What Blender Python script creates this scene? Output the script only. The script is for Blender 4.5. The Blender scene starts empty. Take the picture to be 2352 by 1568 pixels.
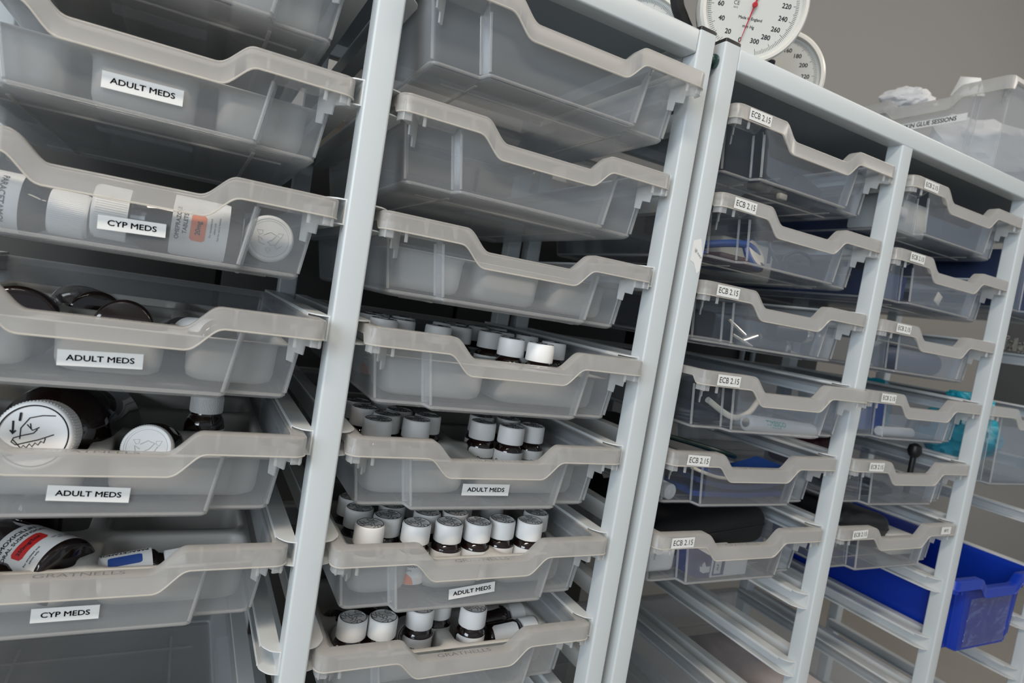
import bpy, bmesh, math, random
from mathutils import Vector, Matrix
random.seed(7)
S = 0.001            # every measure below is in millimetres
OZ = 1240.0          # height of the measuring level above the floor
SC = bpy.context.scene
COL = SC.collection

# ------------------------------------------------------------------ camera
FPX = 1439.48
cam_d = bpy.data.cameras.new('camera'); cam = bpy.data.objects.new('camera', cam_d); COL.objects.link(cam)
cam_d.sensor_width = 36.0; cam_d.lens = FPX / 2352 * 36.0; cam_d.clip_start = 0.01; cam_d.clip_end = 60
RT = (0.87795631, -0.45066609, 0.16153261); FW = (0.46451424, 0.88355453, -0.05964823); UP = (-0.11584144, 0.12740274, 0.9850631)
M = Matrix(((RT[0], UP[0], -FW[0]), (RT[1], UP[1], -FW[1]), (RT[2], UP[2], -FW[2]))).to_4x4()
M.translation = Vector((-118.5, -580.3, -237.6 + OZ)) * S
cam.matrix_world = M
cam_d.dof.use_dof = True; cam_d.dof.focus_distance = 0.66; cam_d.dof.aperture_fstop = 7.0
SC.camera = cam
SC.cycles.transparent_max_bounces = 32
SC.cycles.max_bounces = 10

# ------------------------------------------------------------------ world, lights, exposure
SC.view_settings.view_transform = 'Standard'; SC.view_settings.look = 'None'
SC.view_settings.exposure = 0.22; SC.view_settings.gamma = 1.0; SC.view_settings.use_curve_mapping = False
w = bpy.data.worlds.new('room_daylight'); SC.world = w; w.use_nodes = True
w.node_tree.nodes['Background'].inputs[0].default_value = (0.80, 0.89, 1.0, 1)
w.node_tree.nodes['Background'].inputs[1].default_value = 0.33
def area(name, loc, target, size, energy, color, sy=None):
    l = bpy.data.lights.new(name, 'AREA'); l.shape = 'RECTANGLE'; l.size = size; l.size_y = sy or size
    l.energy = energy; l.color = color
    o = bpy.data.objects.new(name, l); COL.objects.link(o)
    o.location = Vector(loc) * S
    o.rotation_euler = (Vector(target) * S - o.location).to_track_quat('-Z', 'Y').to_euler()
    return o
area('ceiling_panel_lamp', (-700, -1300, 2780), (-650, -900, 0), 1.4, 40, (1.0, 0.88, 0.74), 0.3)
area('ceiling_panel_lamp', (1500, -1300, 2780), (1400, -900, 0), 1.4, 10, (1.0, 0.88, 0.74), 0.3)
area('window_daylight', (-2300, -1700, 1500), (300, 0, 1000), 1.6, 54, (0.82, 0.91, 1.0), 1.4)
area('ceiling_panel_lamp', (2700, -700, 2780), (2600, 1000, 200), 1.2, 26, (1.0, 0.93, 0.84), 0.6)

# ------------------------------------------------------------------ materials
def mat(name, col, rough=0.5, metal=0.0, coat=0.0, emit=None, spec=0.5, noise=0.0, nscale=20.0, bump=0.0):
    m = bpy.data.materials.new(name); m.use_nodes = True
    nt = m.node_tree; b = nt.nodes['Principled BSDF']
    b.inputs['Base Color'].default_value = (*col, 1); b.inputs['Roughness'].default_value = rough
    b.inputs['Metallic'].default_value = metal; b.inputs['Coat Weight'].default_value = coat
    b.inputs['Specular IOR Level'].default_value = spec
    if noise or bump:
        tc = nt.nodes.new('ShaderNodeTexCoord'); n = nt.nodes.new('ShaderNodeTexNoise')
        n.inputs['Scale'].default_value = nscale; n.inputs['Detail'].default_value = 4
        nt.links.new(tc.outputs['Object'], n.inputs['Vector'])
        if noise:
            r = nt.nodes.new('ShaderNodeMapRange'); r.inputs[3].default_value = 1 - noise; r.inputs[4].default_value = 1 + noise
            nt.links.new(n.outputs[0], r.inputs[0])
            h = nt.nodes.new('ShaderNodeHueSaturation'); h.inputs['Color'].default_value = (*col, 1)
            nt.links.new(r.outputs[0], h.inputs['Value']); nt.links.new(h.outputs[0], b.inputs['Base Color'])
        if bump:
            bp = nt.nodes.new('ShaderNodeBump'); bp.inputs['Strength'].default_value = bump; bp.inputs['Distance'].default_value = 0.001
            nt.links.new(n.outputs[0], bp.inputs['Height']); nt.links.new(bp.outputs[0], b.inputs['Normal'])
    return m
def poly(name, col, opac, rough=0.35, trans=0.5, gloss=0.06, edge=0.25):
    """milky polypropylene: part clear, part scattering, with a soft gloss"""
    m = bpy.data.materials.new(name); m.use_nodes = True; nt = m.node_tree; nt.nodes.clear()
    N = nt.nodes.new; Lk = nt.links.new
    out = N('ShaderNodeOutputMaterial'); tr = N('ShaderNodeBsdfTransparent'); tr.inputs[0].default_value = (0.975, 0.985, 0.995, 1)
    df = N('ShaderNodeBsdfDiffuse'); df.inputs[0].default_value = (*col, 1)
    tl = N('ShaderNodeBsdfTranslucent'); tl.inputs[0].default_value = (*col, 1)
    gl = N('ShaderNodeBsdfGlossy'); gl.inputs['Roughness'].default_value = rough * 0.6; gl.inputs[0].default_value = (0.9, 0.9, 0.9, 1)
    m1 = N('ShaderNodeMixShader'); m1.inputs[0].default_value = trans; Lk(df.outputs[0], m1.inputs[1]); Lk(tl.outputs[0], m1.inputs[2])
    lw = N('ShaderNodeLayerWeight'); lw.inputs[0].default_value = 0.35
    tc = N('ShaderNodeTexCoord'); no = N('ShaderNodeTexNoise'); no.inputs['Scale'].default_value = 9; Lk(tc.outputs['Object'], no.inputs['Vector'])
    a = N('ShaderNodeMath'); a.operation = 'MULTIPLY_ADD'; a.inputs[1].default_value = edge; a.inputs[2].default_value = opac - 0.03
    Lk(lw.outputs['Facing'], a.inputs[0])
    a2 = N('ShaderNodeMath'); a2.operation = 'MULTIPLY_ADD'; a2.inputs[1].default_value = 0.06; a2.use_clamp = True
    Lk(no.outputs[0], a2.inputs[0]); Lk(a.outputs[0], a2.inputs[2])
    m2 = N('ShaderNodeMixShader'); Lk(a2.outputs[0], m2.inputs[0]); Lk(tr.outputs[0], m2.inputs[1]); Lk(m1.outputs[0], m2.inputs[2])
    fr = N('ShaderNodeFresnel'); fr.inputs[0].default_value = 1.35
    fm = N('ShaderNodeMath'); fm.operation = 'MULTIPLY'; fm.inputs[1].default_value = gloss * 10; fm.use_clamp = True; Lk(fr.outputs[0], fm.inputs[0])
    m3 = N('ShaderNodeMixShader'); Lk(fm.outputs[0], m3.inputs[0]); Lk(m2.outputs[0], m3.inputs[1]); Lk(gl.outputs[0], m3.inputs[2])
    Lk(m3.outputs[0], out.inputs[0])
    return m
MT = dict(
    metal=mat('pale_blue_powder_coat', (0.52, 0.56, 0.575), 0.32, spec=0.5, noise=0.02, nscale=8),
    runner=mat('pale_powder_coated_runner', (0.58, 0.60, 0.60), 0.35),
    panel=mat('grey_blue_sheet_metal', (0.30, 0.34, 0.37), 0.45),
    body=poly('milky_polypropylene', (0.72, 0.74, 0.76), 0.175, 0.35, 0.5, 0.05, 0.2),
    clear=poly('clear_polypropylene', (0.42, 0.47, 0.56), 0.032, 0.25, 0.6, 0.045, 0.12),
    rim=poly('milky_polypropylene_rim', (0.74, 0.72, 0.69), 0.33, 0.35, 0.45, 0.06, 0.30),
    edge=poly('lit_rim_edge', (0.85, 0.81, 0.74), 0.55, 0.3, 0.5, 0.06, 0.1),  # paler plastic that paints the light carried along the rim's lower edge
    bead=poly('milky_polypropylene_edge', (0.74, 0.73, 0.71), 0.30, 0.3, 0.45, 0.06, 0.1),
    tab=poly('milky_polypropylene_tab', (0.70, 0.70, 0.69), 0.40, 0.35, 0.45, 0.06, 0.2),
    blue=mat('royal_blue_plastic', (0.003, 0.03, 0.33), 0.35),
    insert=mat('grey_vacuum_formed_plastic', (0.44, 0.43, 0.405), 0.5, noise=0.03, nscale=6),
    cap=mat('white_ribbed_plastic', (0.80, 0.80, 0.79), 0.45),
    glass=mat('amber_glass', (0.010, 0.004, 0.003), 0.07, coat=0.6),
    paper=mat('white_label_paper', (0.74, 0.74, 0.73), 0.6),
    sticker=mat('white_sticker_paper', (0.68, 0.69, 0.68), 0.5),
    blk=mat('black_print', (0.012, 0.012, 0.014), 0.6),
    line=mat('dark_grey_moulded_line', (0.05, 0.05, 0.055), 0.5),
    capgrey=mat('grey_moulded_relief', (0.30, 0.30, 0.30), 0.5),
    rubber=mat('black_plastic', (0.010, 0.010, 0.011), 0.4),
    fabric=mat('black_nylon', (0.007, 0.007, 0.008), 0.75, bump=0.3, nscale=900),
    cable=mat('dark_grey_cable', (0.012, 0.014, 0.022), 0.45),
    cream=mat('cream_plastic', (0.70, 0.66, 0.56), 0.45),
    white=mat('white_plastic', (0.78, 0.78, 0.77), 0.35),
    navy=mat('navy_fabric', (0.012, 0.03, 0.11), 0.7),
    bluedev=mat('mid_blue_plastic', (0.012, 0.055, 0.24), 0.4),
    tint=mat('dark_blue_printed_card', (0.035, 0.045, 0.16), 0.6),
    chrome=mat('polished_steel', (0.65, 0.60, 0.52), 0.18, metal=1),
    pink=mat('magenta_print', (0.50, 0.03, 0.24), 0.5), teal=mat('teal_print', (0.02, 0.36, 0.42), 0.5),
    orange=mat('orange_print', (0.75, 0.20, 0.08), 0.5), red=mat('red_print', (0.60, 0.02, 0.02), 0.5),
    lblue=mat('light_blue_print', (0.20, 0.42, 0.68), 0.5), green=mat('green_print', (0.02, 0.40, 0.22), 0.5),
    purple=mat('purple_print', (0.20, 0.05, 0.22), 0.5), cobalt=mat('cobalt_print', (0.03, 0.08, 0.32), 0.5),
    maroon=mat('maroon_case_plastic', (0.035, 0.004, 0.008), 0.5),
    redneedle=mat('red_needle_paint', (0.45, 0.01, 0.02), 0.35),
    dial=mat('white_dial_card', (0.62, 0.63, 0.60), 0.5), bezel=mat('white_bezel_plastic', (0.70, 0.68, 0.63), 0.3),
    turq=mat('turquoise_film', (0.01, 0.36, 0.48), 0.4, noise=0.3, nscale=25), 
    tissue=mat('white_tissue', (0.62, 0.62, 0.63), 0.8, noise=0.06, nscale=30),
    zinc=mat('green_zinc_bolt', (0.06, 0.11, 0.10), 0.3, metal=0.6),
    wall=mat('beige_grey_wall_paint', (0.29, 0.28, 0.262), 0.8, bump=0.15, nscale=160, noise=0.03),
    ceil=mat('white_ceiling', (0.7, 0.7, 0.68), 0.8), floor=mat('grey_vinyl_floor', (0.30, 0.28, 0.25), 0.5, noise=0.1, nscale=4),
    dark=mat('charcoal_gap_darkening', (0.022, 0.021, 0.019), 0.6, noise=0.15, nscale=3),  # near-black that stands in for shade behind the trays
    board=mat('charcoal_board', (0.035, 0.036, 0.036), 0.6),
    brown=mat('brown_card', (0.16, 0.11, 0.07), 0.7), pur=mat('printed_paper', (0.55, 0.50, 0.50), 0.7, noise=0.5, nscale=14),
)

# ------------------------------------------------------------------ mesh helpers
def B(): return bmesh.new()
def xf(vs, m):
    for v in vs: v.co = m @ v.co
def box(bm, c, s, r=0.0, rot=None, seg=2):
    g = bmesh.ops.create_cube(bm, size=1.0); vs = g['verts']
    for v in vs: v.co = Vector((v.co.x * s[0], v.co.y * s[1], v.co.z * s[2]))
    if r > 0:
        es = list({e for v in vs for e in v.link_edges})
        q = bmesh.ops.bevel(bm, geom=es, offset=r, segments=seg, affect='EDGES', profile=0.5)
        vs = list({v for f in q['faces'] for v in f.verts} | {v for v in vs if v.is_valid})
    m = Matrix.Translation(Vector(c)) @ (rot.to_4x4() if rot is not None else Matrix.Identity(4))
    xf(vs, m); return vs
def lathe(bm, prof, n=32, m=None, cap0=True, cap1=True):
    rings = []
    for r, z in prof:
        rings.append([bm.verts.new((r * math.cos(2 * math.pi * i / n), r * math.sin(2 * math.pi * i / n), z)) for i in range(n)])
    for a, b in zip(rings, rings[1:]):
        for i in range(n): bm.faces.new((a[i], a[(i + 1) % n], b[(i + 1) % n], b[i]))
    if cap0: bm.faces.new(rings[0][::-1])
    if cap1: bm.faces.new(rings[-1])
    if m is not None: xf([v for r in rings for v in r], m)
def tube(bm, pts, r, n=8, closed=False):
    pts = [Vector(p) for p in pts]; k = len(pts); rings = []; prev = None
    for i, p in enumerate(pts):
        a = pts[(i - 1) % k] if (closed or i > 0) else p; b = pts[(i + 1) % k] if (closed or i < k - 1) else p
        t = (b - a).normalized()
        u = prev if prev else (Vector((0, 0, 1)) if abs(t.z) < 0.9 else Vector((1, 0, 0)))
        u = (u - t * u.dot(t)).normalized(); v = t.cross(u); prev = u
        rings.append([bm.verts.new(p + (u * math.cos(2 * math.pi * j / n) + v * math.sin(2 * math.pi * j / n)) * r) for j in range(n)])
    for i in range(k if closed else k - 1):
        a, b = rings[i], rings[(i + 1) % k]
        for j in range(n): bm.faces.new((a[j], a[(j + 1) % n], b[(j + 1) % n], b[j]))
    if not closed: bm.faces.new(rings[0][::-1]); bm.faces.new(rings[-1])
def spline(pts, n=8):
    pts = [Vector(p) for p in pts]; out = []
    P = [pts[0]] + pts + [pts[-1]]
    for i in range(1, len(P) - 2):
        for j in range(n):
            t = j / n
            out.append(0.5 * ((2 * P[i]) + (-P[i-1] + P[i+1]) * t + (2 * P[i-1] - 5 * P[i] + 4 * P[i+1] - P[i+2]) * t * t + (-P[i-1] + 3 * P[i] - 3 * P[i+1] + P[i+2]) * t ** 3))
    return out + [pts[-1]]
def prism(bm, poly2, y0, y1, ax='y'):
    f = {'y': lambda a, b, d: (a, d, b), 'z': lambda a, b, d: (a, b, d), 'x': lambda a, b, d: (d, a, b)}[ax]
    A = [bm.verts.new(f(a, b, y0)) for a, b in poly2]; C = [bm.verts.new(f(a, b, y1)) for a, b in poly2]
    n = len(A); bm.faces.new(A[::-1]); bm.faces.new(C)
    for i in range(n): bm.faces.new((A[i], A[(i + 1) % n], C[(i + 1) % n], C[i]))
def rrect(hx, hy, r, n=5, cx=0, cy=0):
    out = []
    for sx, sy, a0 in ((1, -1, -90), (1, 1, 0), (-1, 1, 90), (-1, -1, 180)):
        for i in range(n + 1):
            a = math.radians(a0 + 90 * i / n)
            out.append((cx + sx * (hx - r) + r * math.cos(a), cy + sy * (hy - r) + r * math.sin(a)))
    return out
def rounded_path(pts, radii, n=5):
    out = []; k = len(pts)
    for i in range(k):
        p = Vector(pts[i]); a = Vector(pts[(i - 1) % k]) - p; b = Vector(pts[(i + 1) % k]) - p; r = radii[i]
        if r <= 0: out.append(tuple(p)); continue
        a.normalize(); b.normalize()
        for j in range(n + 1):
            t = j / n; q0 = p + a * r; q1 = p + b * r
            out.append(tuple(q0 * (1 - t) ** 2 + p * 2 * t * (1 - t) + q1 * t * t))
    return out
def mesh(name, bm, m, smooth=True, angle=35):
    bmesh.ops.recalc_face_normals(bm, faces=bm.faces)
    me = bpy.data.meshes.new(name); bm.to_mesh(me); bm.free(); me.transform(Matrix.Scale(S, 4))
    me.materials.append(MT[m] if isinstance(m, str) else m)
    if smooth:
        me.polygons.foreach_set('use_smooth', [True] * len(me.polygons))
        try: me.set_sharp_from_angle(angle=math.radians(angle))
        except Exception: pass
    return me
def obj(name, me, parent=None, loc=(0, 0, 0), rot=None, label=None):
    o = bpy.data.objects.new(name, me); COL.objects.link(o)
    o.parent = parent; o.location = Vector(loc) * S
    if rot is not None: o.rotation_mode = 'QUATERNION'; o.rotation_quaternion = rot.to_quaternion() if isinstance(rot, Matrix) else rot
    if label: o['label'] = label
    return o
def thing(name, label, cat, loc, rot=None, group=None, me=None):
    o = bpy.data.objects.new(name, me); COL.objects.link(o)
    o.location = Vector((loc[0], loc[1], loc[2] + OZ)) * S
    if rot is not None: o.rotation_mode = 'QUATERNION'; o.rotation_quaternion = rot.to_quaternion() if isinstance(rot, Matrix) else rot
    o['label'] = label; o['category'] = cat
    if group: o['group'] = group
    return o
def copy_tree(o, parent=None):
    c = o.copy(); COL.objects.link(c); c.parent = parent
    for ch in [x for x in bpy.data.objects if x.parent == o]: copy_tree(ch, c)
    return c
def structure(name, me, loc=(0, 0, 0)):
    o = bpy.data.objects.new(name, me); COL.objects.link(o); o.location = Vector((loc[0], loc[1], loc[2] + OZ)) * S; o['kind'] = 'structure'; return o
def solid(o, t, off=-1.0):
    m = o.modifiers.new('thickness', 'SOLIDIFY'); m.thickness = t * S; m.offset = off; return o

# text as flat mesh, cached: returns (verts, faces) in text plane, centred
_TC = {}
def text_geo(s, size, bold=0.0, align='CENTER', sx=1.0):
    key = (s, size, bold, align, sx)
    if key in _TC: return _TC[key]
    cu = bpy.data.curves.new('t', 'FONT'); cu.body = s; cu.size = size; cu.align_x = align; cu.align_y = 'CENTER'
    cu.offset = bold; cu.resolution_u = 3; cu.fill_mode = 'FRONT'
    to = bpy.data.objects.new('t', cu); COL.objects.link(to)
    dg = bpy.context.evaluated_depsgraph_get(); me = bpy.data.meshes.new_from_object(to.evaluated_get(dg))
    V = [(v.co.x * sx, v.co.y) for v in me.vertices]; F = [tuple(p.vertices) for p in me.polygons]
    bpy.data.objects.remove(to); bpy.data.curves.remove(cu); bpy.data.meshes.remove(me)
    _TC[key] = (V, F); return _TC[key]
def text(bm, s, size, fn, bold=0.0, align='CENTER', sx=1.0):
    V, F = text_geo(s, size, 0.0, align, sx)
    for dx, dy in (((0, 0),) if bold <= 0.02 else ((-1, 0), (1, 0), (0, 1), (0, -1))):      # heavier strokes by overstriking
        q = size * 0.018 * (1 + 4 * bold)
        vs = [bm.verts.new(fn(x + dx * q, y + dy * q)) for x, y in V]
        for f in F:
            try: bm.faces.new([vs[i] for i in f])
            except ValueError: pass
def front_fn(cx, y, cz, ang=0.0):
    c, s = math.cos(math.radians(ang)), math.sin(math.radians(ang))
    return lambda a, b: (cx + a * c - b * s, y, cz + a * s + b * c)

# ------------------------------------------------------------------ room
ZF = -OZ; ZC = 2800 - OZ
def slab(name, x0, x1, y0, y1, z0, z1, m):
    bm = B(); box(bm, ((x0 + x1) / 2, (y0 + y1) / 2, (z0 + z1) / 2), (x1 - x0, y1 - y0, z1 - z0)); return structure(name, mesh(name, bm, m, False))
slab('floor', -3500, 5200, -3500, 1100, ZF - 60, ZF, 'floor')
slab('wall_back', -3500, 5200, 1000, 1100, ZF, ZC, 'wall')
slab('ceiling', -3500, 5200, -3500, 1100, ZC, ZC + 60, 'ceil')

# ------------------------------------------------------------------ racks
P = 362.5; WD = 25.0; GAP = 14.65; DEP = 430.0; ZT = 106.0; ZBOT = -1120.0
X = {0: -P, 1: 0.0, 2: P, 3: P + WD + GAP}
X[4] = X[3] + P; X[5] = X[3] + 2 * P; X[6] = X[3] + 3 * P
CX = {1: (X[0] + WD + X[1]) / 2, 2: (X[1] + WD + X[2]) / 2, 3: (X[3] + WD + X[4]) / 2, 4: (X[4] + WD + X[5]) / 2, 5: (X[5] + WD + X[6]) / 2}
def ZK(k): return 44.7 - 107.8 * k
def post_mesh(h):
    bm = B(); pr = rrect(WD / 2, WD / 2, 2.6, 4); prism(bm, pr, -h, 0, 'z'); return mesh('post', bm, 'metal')
def cap_mesh():
    bm = B(); prism(bm, rrect(WD / 2, WD / 2, 2.6, 4), 0, 3.6, 'z'); prism(bm, rrect(WD / 2 - 1.4, WD / 2 - 1.4, 2, 3), 3.6, 5, 'z'); return mesh('end_cap', bm, 'rubber')
def runner_mesh(side):
    """C section channel folded from sheet; side +1: fixed to the post on its right"""
    bm = B(); t = 1.2; g = 8.0; L = DEP - 14
    # web, top flange and bottom flange with rounded front corners (x grows inwards, mirrored by side)
    def fl(z):
        pts = rounded_path([(0, g), (9, g + 3), (17, g + 14), (17, L), (0, L)], [0, 4, 5, 0, 0], 5)
        prism(bm, [(-side * a, b) for a, b in pts], z, z + t, 'z')
    fl(1.5); fl(-21)
    box(bm, (-side * 0.6, (g + L) / 2, -9.2), (t, L - g, 21.6))
    box(bm, (-side * 17, (g + L) / 2 + 8, 0.3), (t, L - g - 22, 3)); box(bm, (-side * 17, (g + L) / 2 + 8, -19.4), (t, L - g - 22, 3))
    return mesh('runner', bm, 'runner')
ME_R = {1: runner_mesh(1), -1: runner_mesh(-1)}
ME_PT = post_mesh(ZT - ZBOT); ME_PI = post_mesh(ZT - 27 - ZBOT); ME_CAP = cap_mesh()
def rack(label, xs, levels):
    t = thing('tray_rack', label, 'rack', (xs[0], 0, ZF)); dz = -ZF
    x0 = xs[0]; first, last = xs[0], xs[-1]
    for i, x in enumerate(xs):
        outer = x in (first, last)
        for y in (0, DEP - WD):
            obj('post', ME_PT if outer else ME_PI, t, (x - x0 + WD / 2, y + WD / 2, dz + (ZT if outer else ZT - 27)))
            if outer: obj('end_cap', ME_CAP, t, (x - x0 + WD / 2, y + WD / 2, dz + ZT), label='black square plastic end cap')
            bm = B(); lathe(bm, [(4, 0), (10, 2), (24, 8), (25, 60), (10, 66), (10, 120)], 20)
            if i in (0, len(xs) - 1): obj('caster', mesh('caster', bm, 'rubber'), t, (x - x0 + WD / 2, y + WD / 2, 0))
    ln = last - first - WD
    for y in (0.8, DEP - WD):
        bm = B(); box(bm, (0, WD / 2 - 0.5, -13.5), (ln - 0.6, WD - 1, 27), 2.4, seg=3)
        obj('top_rail', mesh('top_rail', bm, 'metal'), t, (WD + ln / 2, y, dz + ZT))
        bm = B(); box(bm, (0, WD / 2, 12), (ln - 0.6, WD, 24), 2.0)
        obj('bottom_rail', mesh('bottom_rail', bm, 'metal'), t, (WD + ln / 2, y, dz + ZBOT + 2))
    for x in (first, last):
        for zz in (ZT - 13.5, ZBOT + 14):
            bm = B(); box(bm, (0, 0, 0), (WD - 1, DEP - 2 * WD - 0.6, 25), 2.0); obj('side_rail', mesh('side_rail', bm, 'metal'), t, (x - x0 + WD / 2, DEP / 2, dz + zz))
    bm = B(); box(bm, (0, 0, 0), (ln - 2, DEP - 2 * WD - 2, 4)); obj('top_panel', mesh('top_panel', bm, 'panel'), t, (WD + ln / 2, DEP / 2, dz + ZT - 8))
    for a, b in zip(xs, xs[1:]):
        for k in range(levels):
            obj('runner', ME_R[-1], t, (a + WD - x0, 0, dz + ZK(k))); obj('runner', ME_R[1], t, (b - x0, 0, dz + ZK(k)))
    return t
RK1 = rack('pale blue metal tray rack on the left, with the milky medicine trays', [X[0], X[1], X[2]], 10)
RK2 = rack('pale blue metal tray rack on the right, with the ECB 2.15 trays', [X[3], X[4], X[5], X[6]], 10)
bm = B(); lathe(bm, [(4, -9), (4, 0)], 16); lathe(bm, [(6.5, 0), (8.5, 1.2), (8.5, 3.5), (6.5, 5)], 24); lathe(bm, [(6.5, 9.0), (8.5, 10), (8.5, 12), (5, GAP - 0.2)], 24); lathe(bm, [(5, 4), (5, 10)], 16)
thing('joining_bolt', 'green zinc bolt joining the two racks just below their black end caps', 'bolt', (X[2] + WD + 0.1, 12, 84), Matrix.Rotation(math.pi / 2, 3, 'Y'), me=mesh('joining_bolt', bm, 'zinc'))

# ------------------------------------------------------------------ trays
UT, UB, ND = 72.5, 54.0, 19.8
HWX = 161.7
def build_tray_meshes(key, H, body_mat, rim_mat, tab_mat, h=17.5, flange=15.0):
    D = 428.0; rc = 11.0
    # plan path of the rim, front first, as stations (x, y, inward normal, ztop, band height)
    st = []
    def sm(t): return t * t * (3 - 2 * t)
    xs = []
    for i in range(0, 57):
        xs.append(-(HWX - rc) + 2 * (HWX - rc) * i / 56)
    def ztop(x):
        # slope with softly rounded corners
        ax = abs(x); mid = (UT + UB) / 2; half = (UT - UB) / 2
        e = 5.0
        def f(a):
            t = (a - UB) / (UT - UB); return -ND if t <= 0 else (0.0 if t >= 1 else -ND * (1 - t))
        return (f(ax - e) + 2 * f(ax - e / 2) + 2 * f(ax) + 2 * f(ax + e / 2) + f(ax + e)) / 8
    for s in list(range(-560, 561, 4)):
        pass
    fx = sorted(set([round(v, 2) for v in xs] + [s * u for s in (-1, 1) for u in (UB - 5, UB - 2.5, UB, UB + 3, UB + 6, UB + 9.5, UT - 5, UT - 2.5, UT, UT + 2.5, UT + 5)]))
    for x in fx:
        zb = ztop(x - (4 if x > 0 else -4) if abs(x) > 20 else x)
        st.append((x, 0.0, (0, 1), ztop(x), zb - h, 1.0))
    for i in range(1, 6):
        a = math.radians(-90 + 90 * i / 6); st.append((HWX - rc + rc * math.cos(a), rc + rc * math.sin(a), (-math.cos(a), -math.sin(a)), 0, -h, 1))
    st.append((HWX, rc, (-1, 0), 0, -h, 1)); st.append((HWX, rc + 3, (-1, 0), 0, -h + 1, 1)); st.append((HWX, rc + 9, (-1, 0), 0, -9, 1))
    for yy in (120, 240, D - rc): st.append((HWX, yy, (-1, 0), 0, -9, 1))
    for i in range(1, 6):
        a = math.radians(90 * i / 6); st.append((HWX - rc + rc * math.cos(a), D - rc + rc * math.sin(a), (-math.cos(a), -math.sin(a)), 0, -9, 1))
    st.append((HWX - rc, D, (0, -1), 0, -9, 1))
    # mirror for the left half
    left = [(-x, y, (-n[0], n[1]), zt, zb, q) for (x, y, n, zt, zb, q) in st if not (y == 0.0)]
    st = st + left[::-1]
    bm = B(); t = 1.9; rings = []
    for (x, y, n, zt, zb, q) in st:
        def pt(d, z):
            # inward offset with corner centre clamp
            return bm.verts.new((x + n[0] * d, y + n[1] * d, z))
        fl = flange if abs(n[1]) > 0.5 and y < 50 else 13.5
        fl = flange if y < 20 else 13.5
        if 0 < abs(n[0]) < 1 or (x in (-HWX, HWX) and y <= rc): fl = 11.5
        rings.append([pt(fl, zt - 2.2), pt(fl, zt - 0.3), pt(fl - 0.5, zt), pt(1.6, zt), pt(0.45, zt - 0.5), pt(0, zt - 1.7), pt(0.1, zb + 1.0), pt(-0.5, zb), pt(t, zb), pt(t, zt - 2.2)])
    n = len(rings); k = len(rings[0])
    for i in range(n):
        a, b = rings[i], rings[(i + 1) % n]
        for j in range(k): bm.faces.new((a[j], a[(j + 1) % k], b[(j + 1) % k], b[j]))
    rim = mesh('rim', bm, rim_mat, angle=40)
    eb = B(); front = [q for q in st if abs(q[1]) < 14]
    front.sort(key=lambda q: (q[0], q[1] if q[0] > 0 else -q[1]))
    tube(eb, [(q[0], q[1] - .1, q[4] + .35) for q in front], .75, 6)
    edge = mesh('rim_edge', eb, 'edge' if rim_mat != 'blue' else 'blue')  # paler bead imitates light along the band's lower edge, except on blue
    # stiffening webs behind the front band
    bm = B()
    for xw in (-118, -88, 88, 118):
        prism(bm, [(2, -1), (13, -1), (2, -14)], xw - 1.2, xw + 1.2, 'x')
    webs = mesh('rim_web', bm, rim_mat, False)
    # body: rings of the plan outline going down
    bm = B(); rings = []
    def outline(f, yf, ys, inset):
        hx = 148 - 8 * f; hc0 = 99 - 9 * f
        pts = [(-hx, D - 14 - 6 * f), (-hx, ys), (-hc0, ys), (-hc0 + 3, yf), (hc0 - 3, yf), (hc0, ys), (hx, ys), (hx, D - 14 - 6 * f)]
        pp = rounded_path(pts, [8, 8, 2.5, 3, 3, 2.5, 8, 8], 4)
        k0 = max(i for i, p in enumerate(pp) if p[0] < 0 and abs(p[1] - yf) < .01); k1 = min(i for i, p in enumerate(pp) if p[0] > 0 and abs(p[1] - yf) < .01)
        xa, xb = pp[k0][0], pp[k1][0]
        pp = pp[:k0 + 1] + [(q * xb * 1.0 / 90.0, yf) for q in (-79, -76, -73, -70, -67, -64, -61, -58, -55, -52, -49, -46, -30, -15, 0, 15, 30, 46, 49, 52, 55, 58, 61, 64, 67, 70, 73, 76, 79)] + pp[k1:]
        if inset:
            out = []
            cx, cy = 0, D / 2
            for (x, y) in pp: out.append((x - math.copysign(min(inset, abs(x)), x), y + (inset if y < cy else -inset)))
            pp = out
        return pp
    zs = [(0.0, 14.2, 15.01, 0, -1.0), (0.0, 14.2, 15.2, 0, -13), (0.06, 14.2, 28.5, 0, -19), (0.1, 14.2, 29.5, 0, -24)]
    for i in range(1, 7):
        f = 0.1 + 0.9 * i / 6; zs.append((f, 14.2 + 1.2 * f, 29.5 + 1.2 * f, 0, -24 - (H - 24 - 7) * i / 6))
    zs += [(1, 15.4, 30.7, 0.7, -H + 4), (1, 15.4, 30.7, 2.2, -H + 1.6), (1, 15.4, 30.7, 5, -H + 0.3), (1, 15.4, 30.7, 8, -H)]
    for (f, yf, ys, ins, z) in zs:
        rings.append([bm.verts.new((x, y, min(z, ztop(x) - 1.0 - .2 * len(rings)) if y < 20 else z)) for x, y in outline(f, yf, ys, ins)])
    n = len(rings[0])
    for a, b in zip(rings, rings[1:]):
        for j in range(n): bm.faces.new((a[j], a[(j + 1) % n], b[(j + 1) % n], b[j]))
    # bottom in two quads-rows: fan through polygon
    bm.faces.new(rings[-1])
    body = mesh('body', bm, body_mat, angle=50)
    # added tubes painting the pale light in the thicker moulded edges: upright corners of the front and the base edge
    bm = B()
    for sg in (-1, 1):
        for hx_, yy in ((95, 14.9), (98.5, 29.2), (146.5, 31.5)):
            A = []
            for i in range(9):
                f = .06 + .94 * i / 8; A.append((sg * (hx_ - (8 if hx_ > 120 else 9) * f), yy + 1.2 * f, -20 - (H - 27) * i / 8))
            tube(bm, A, 1.5, 8)
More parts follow.
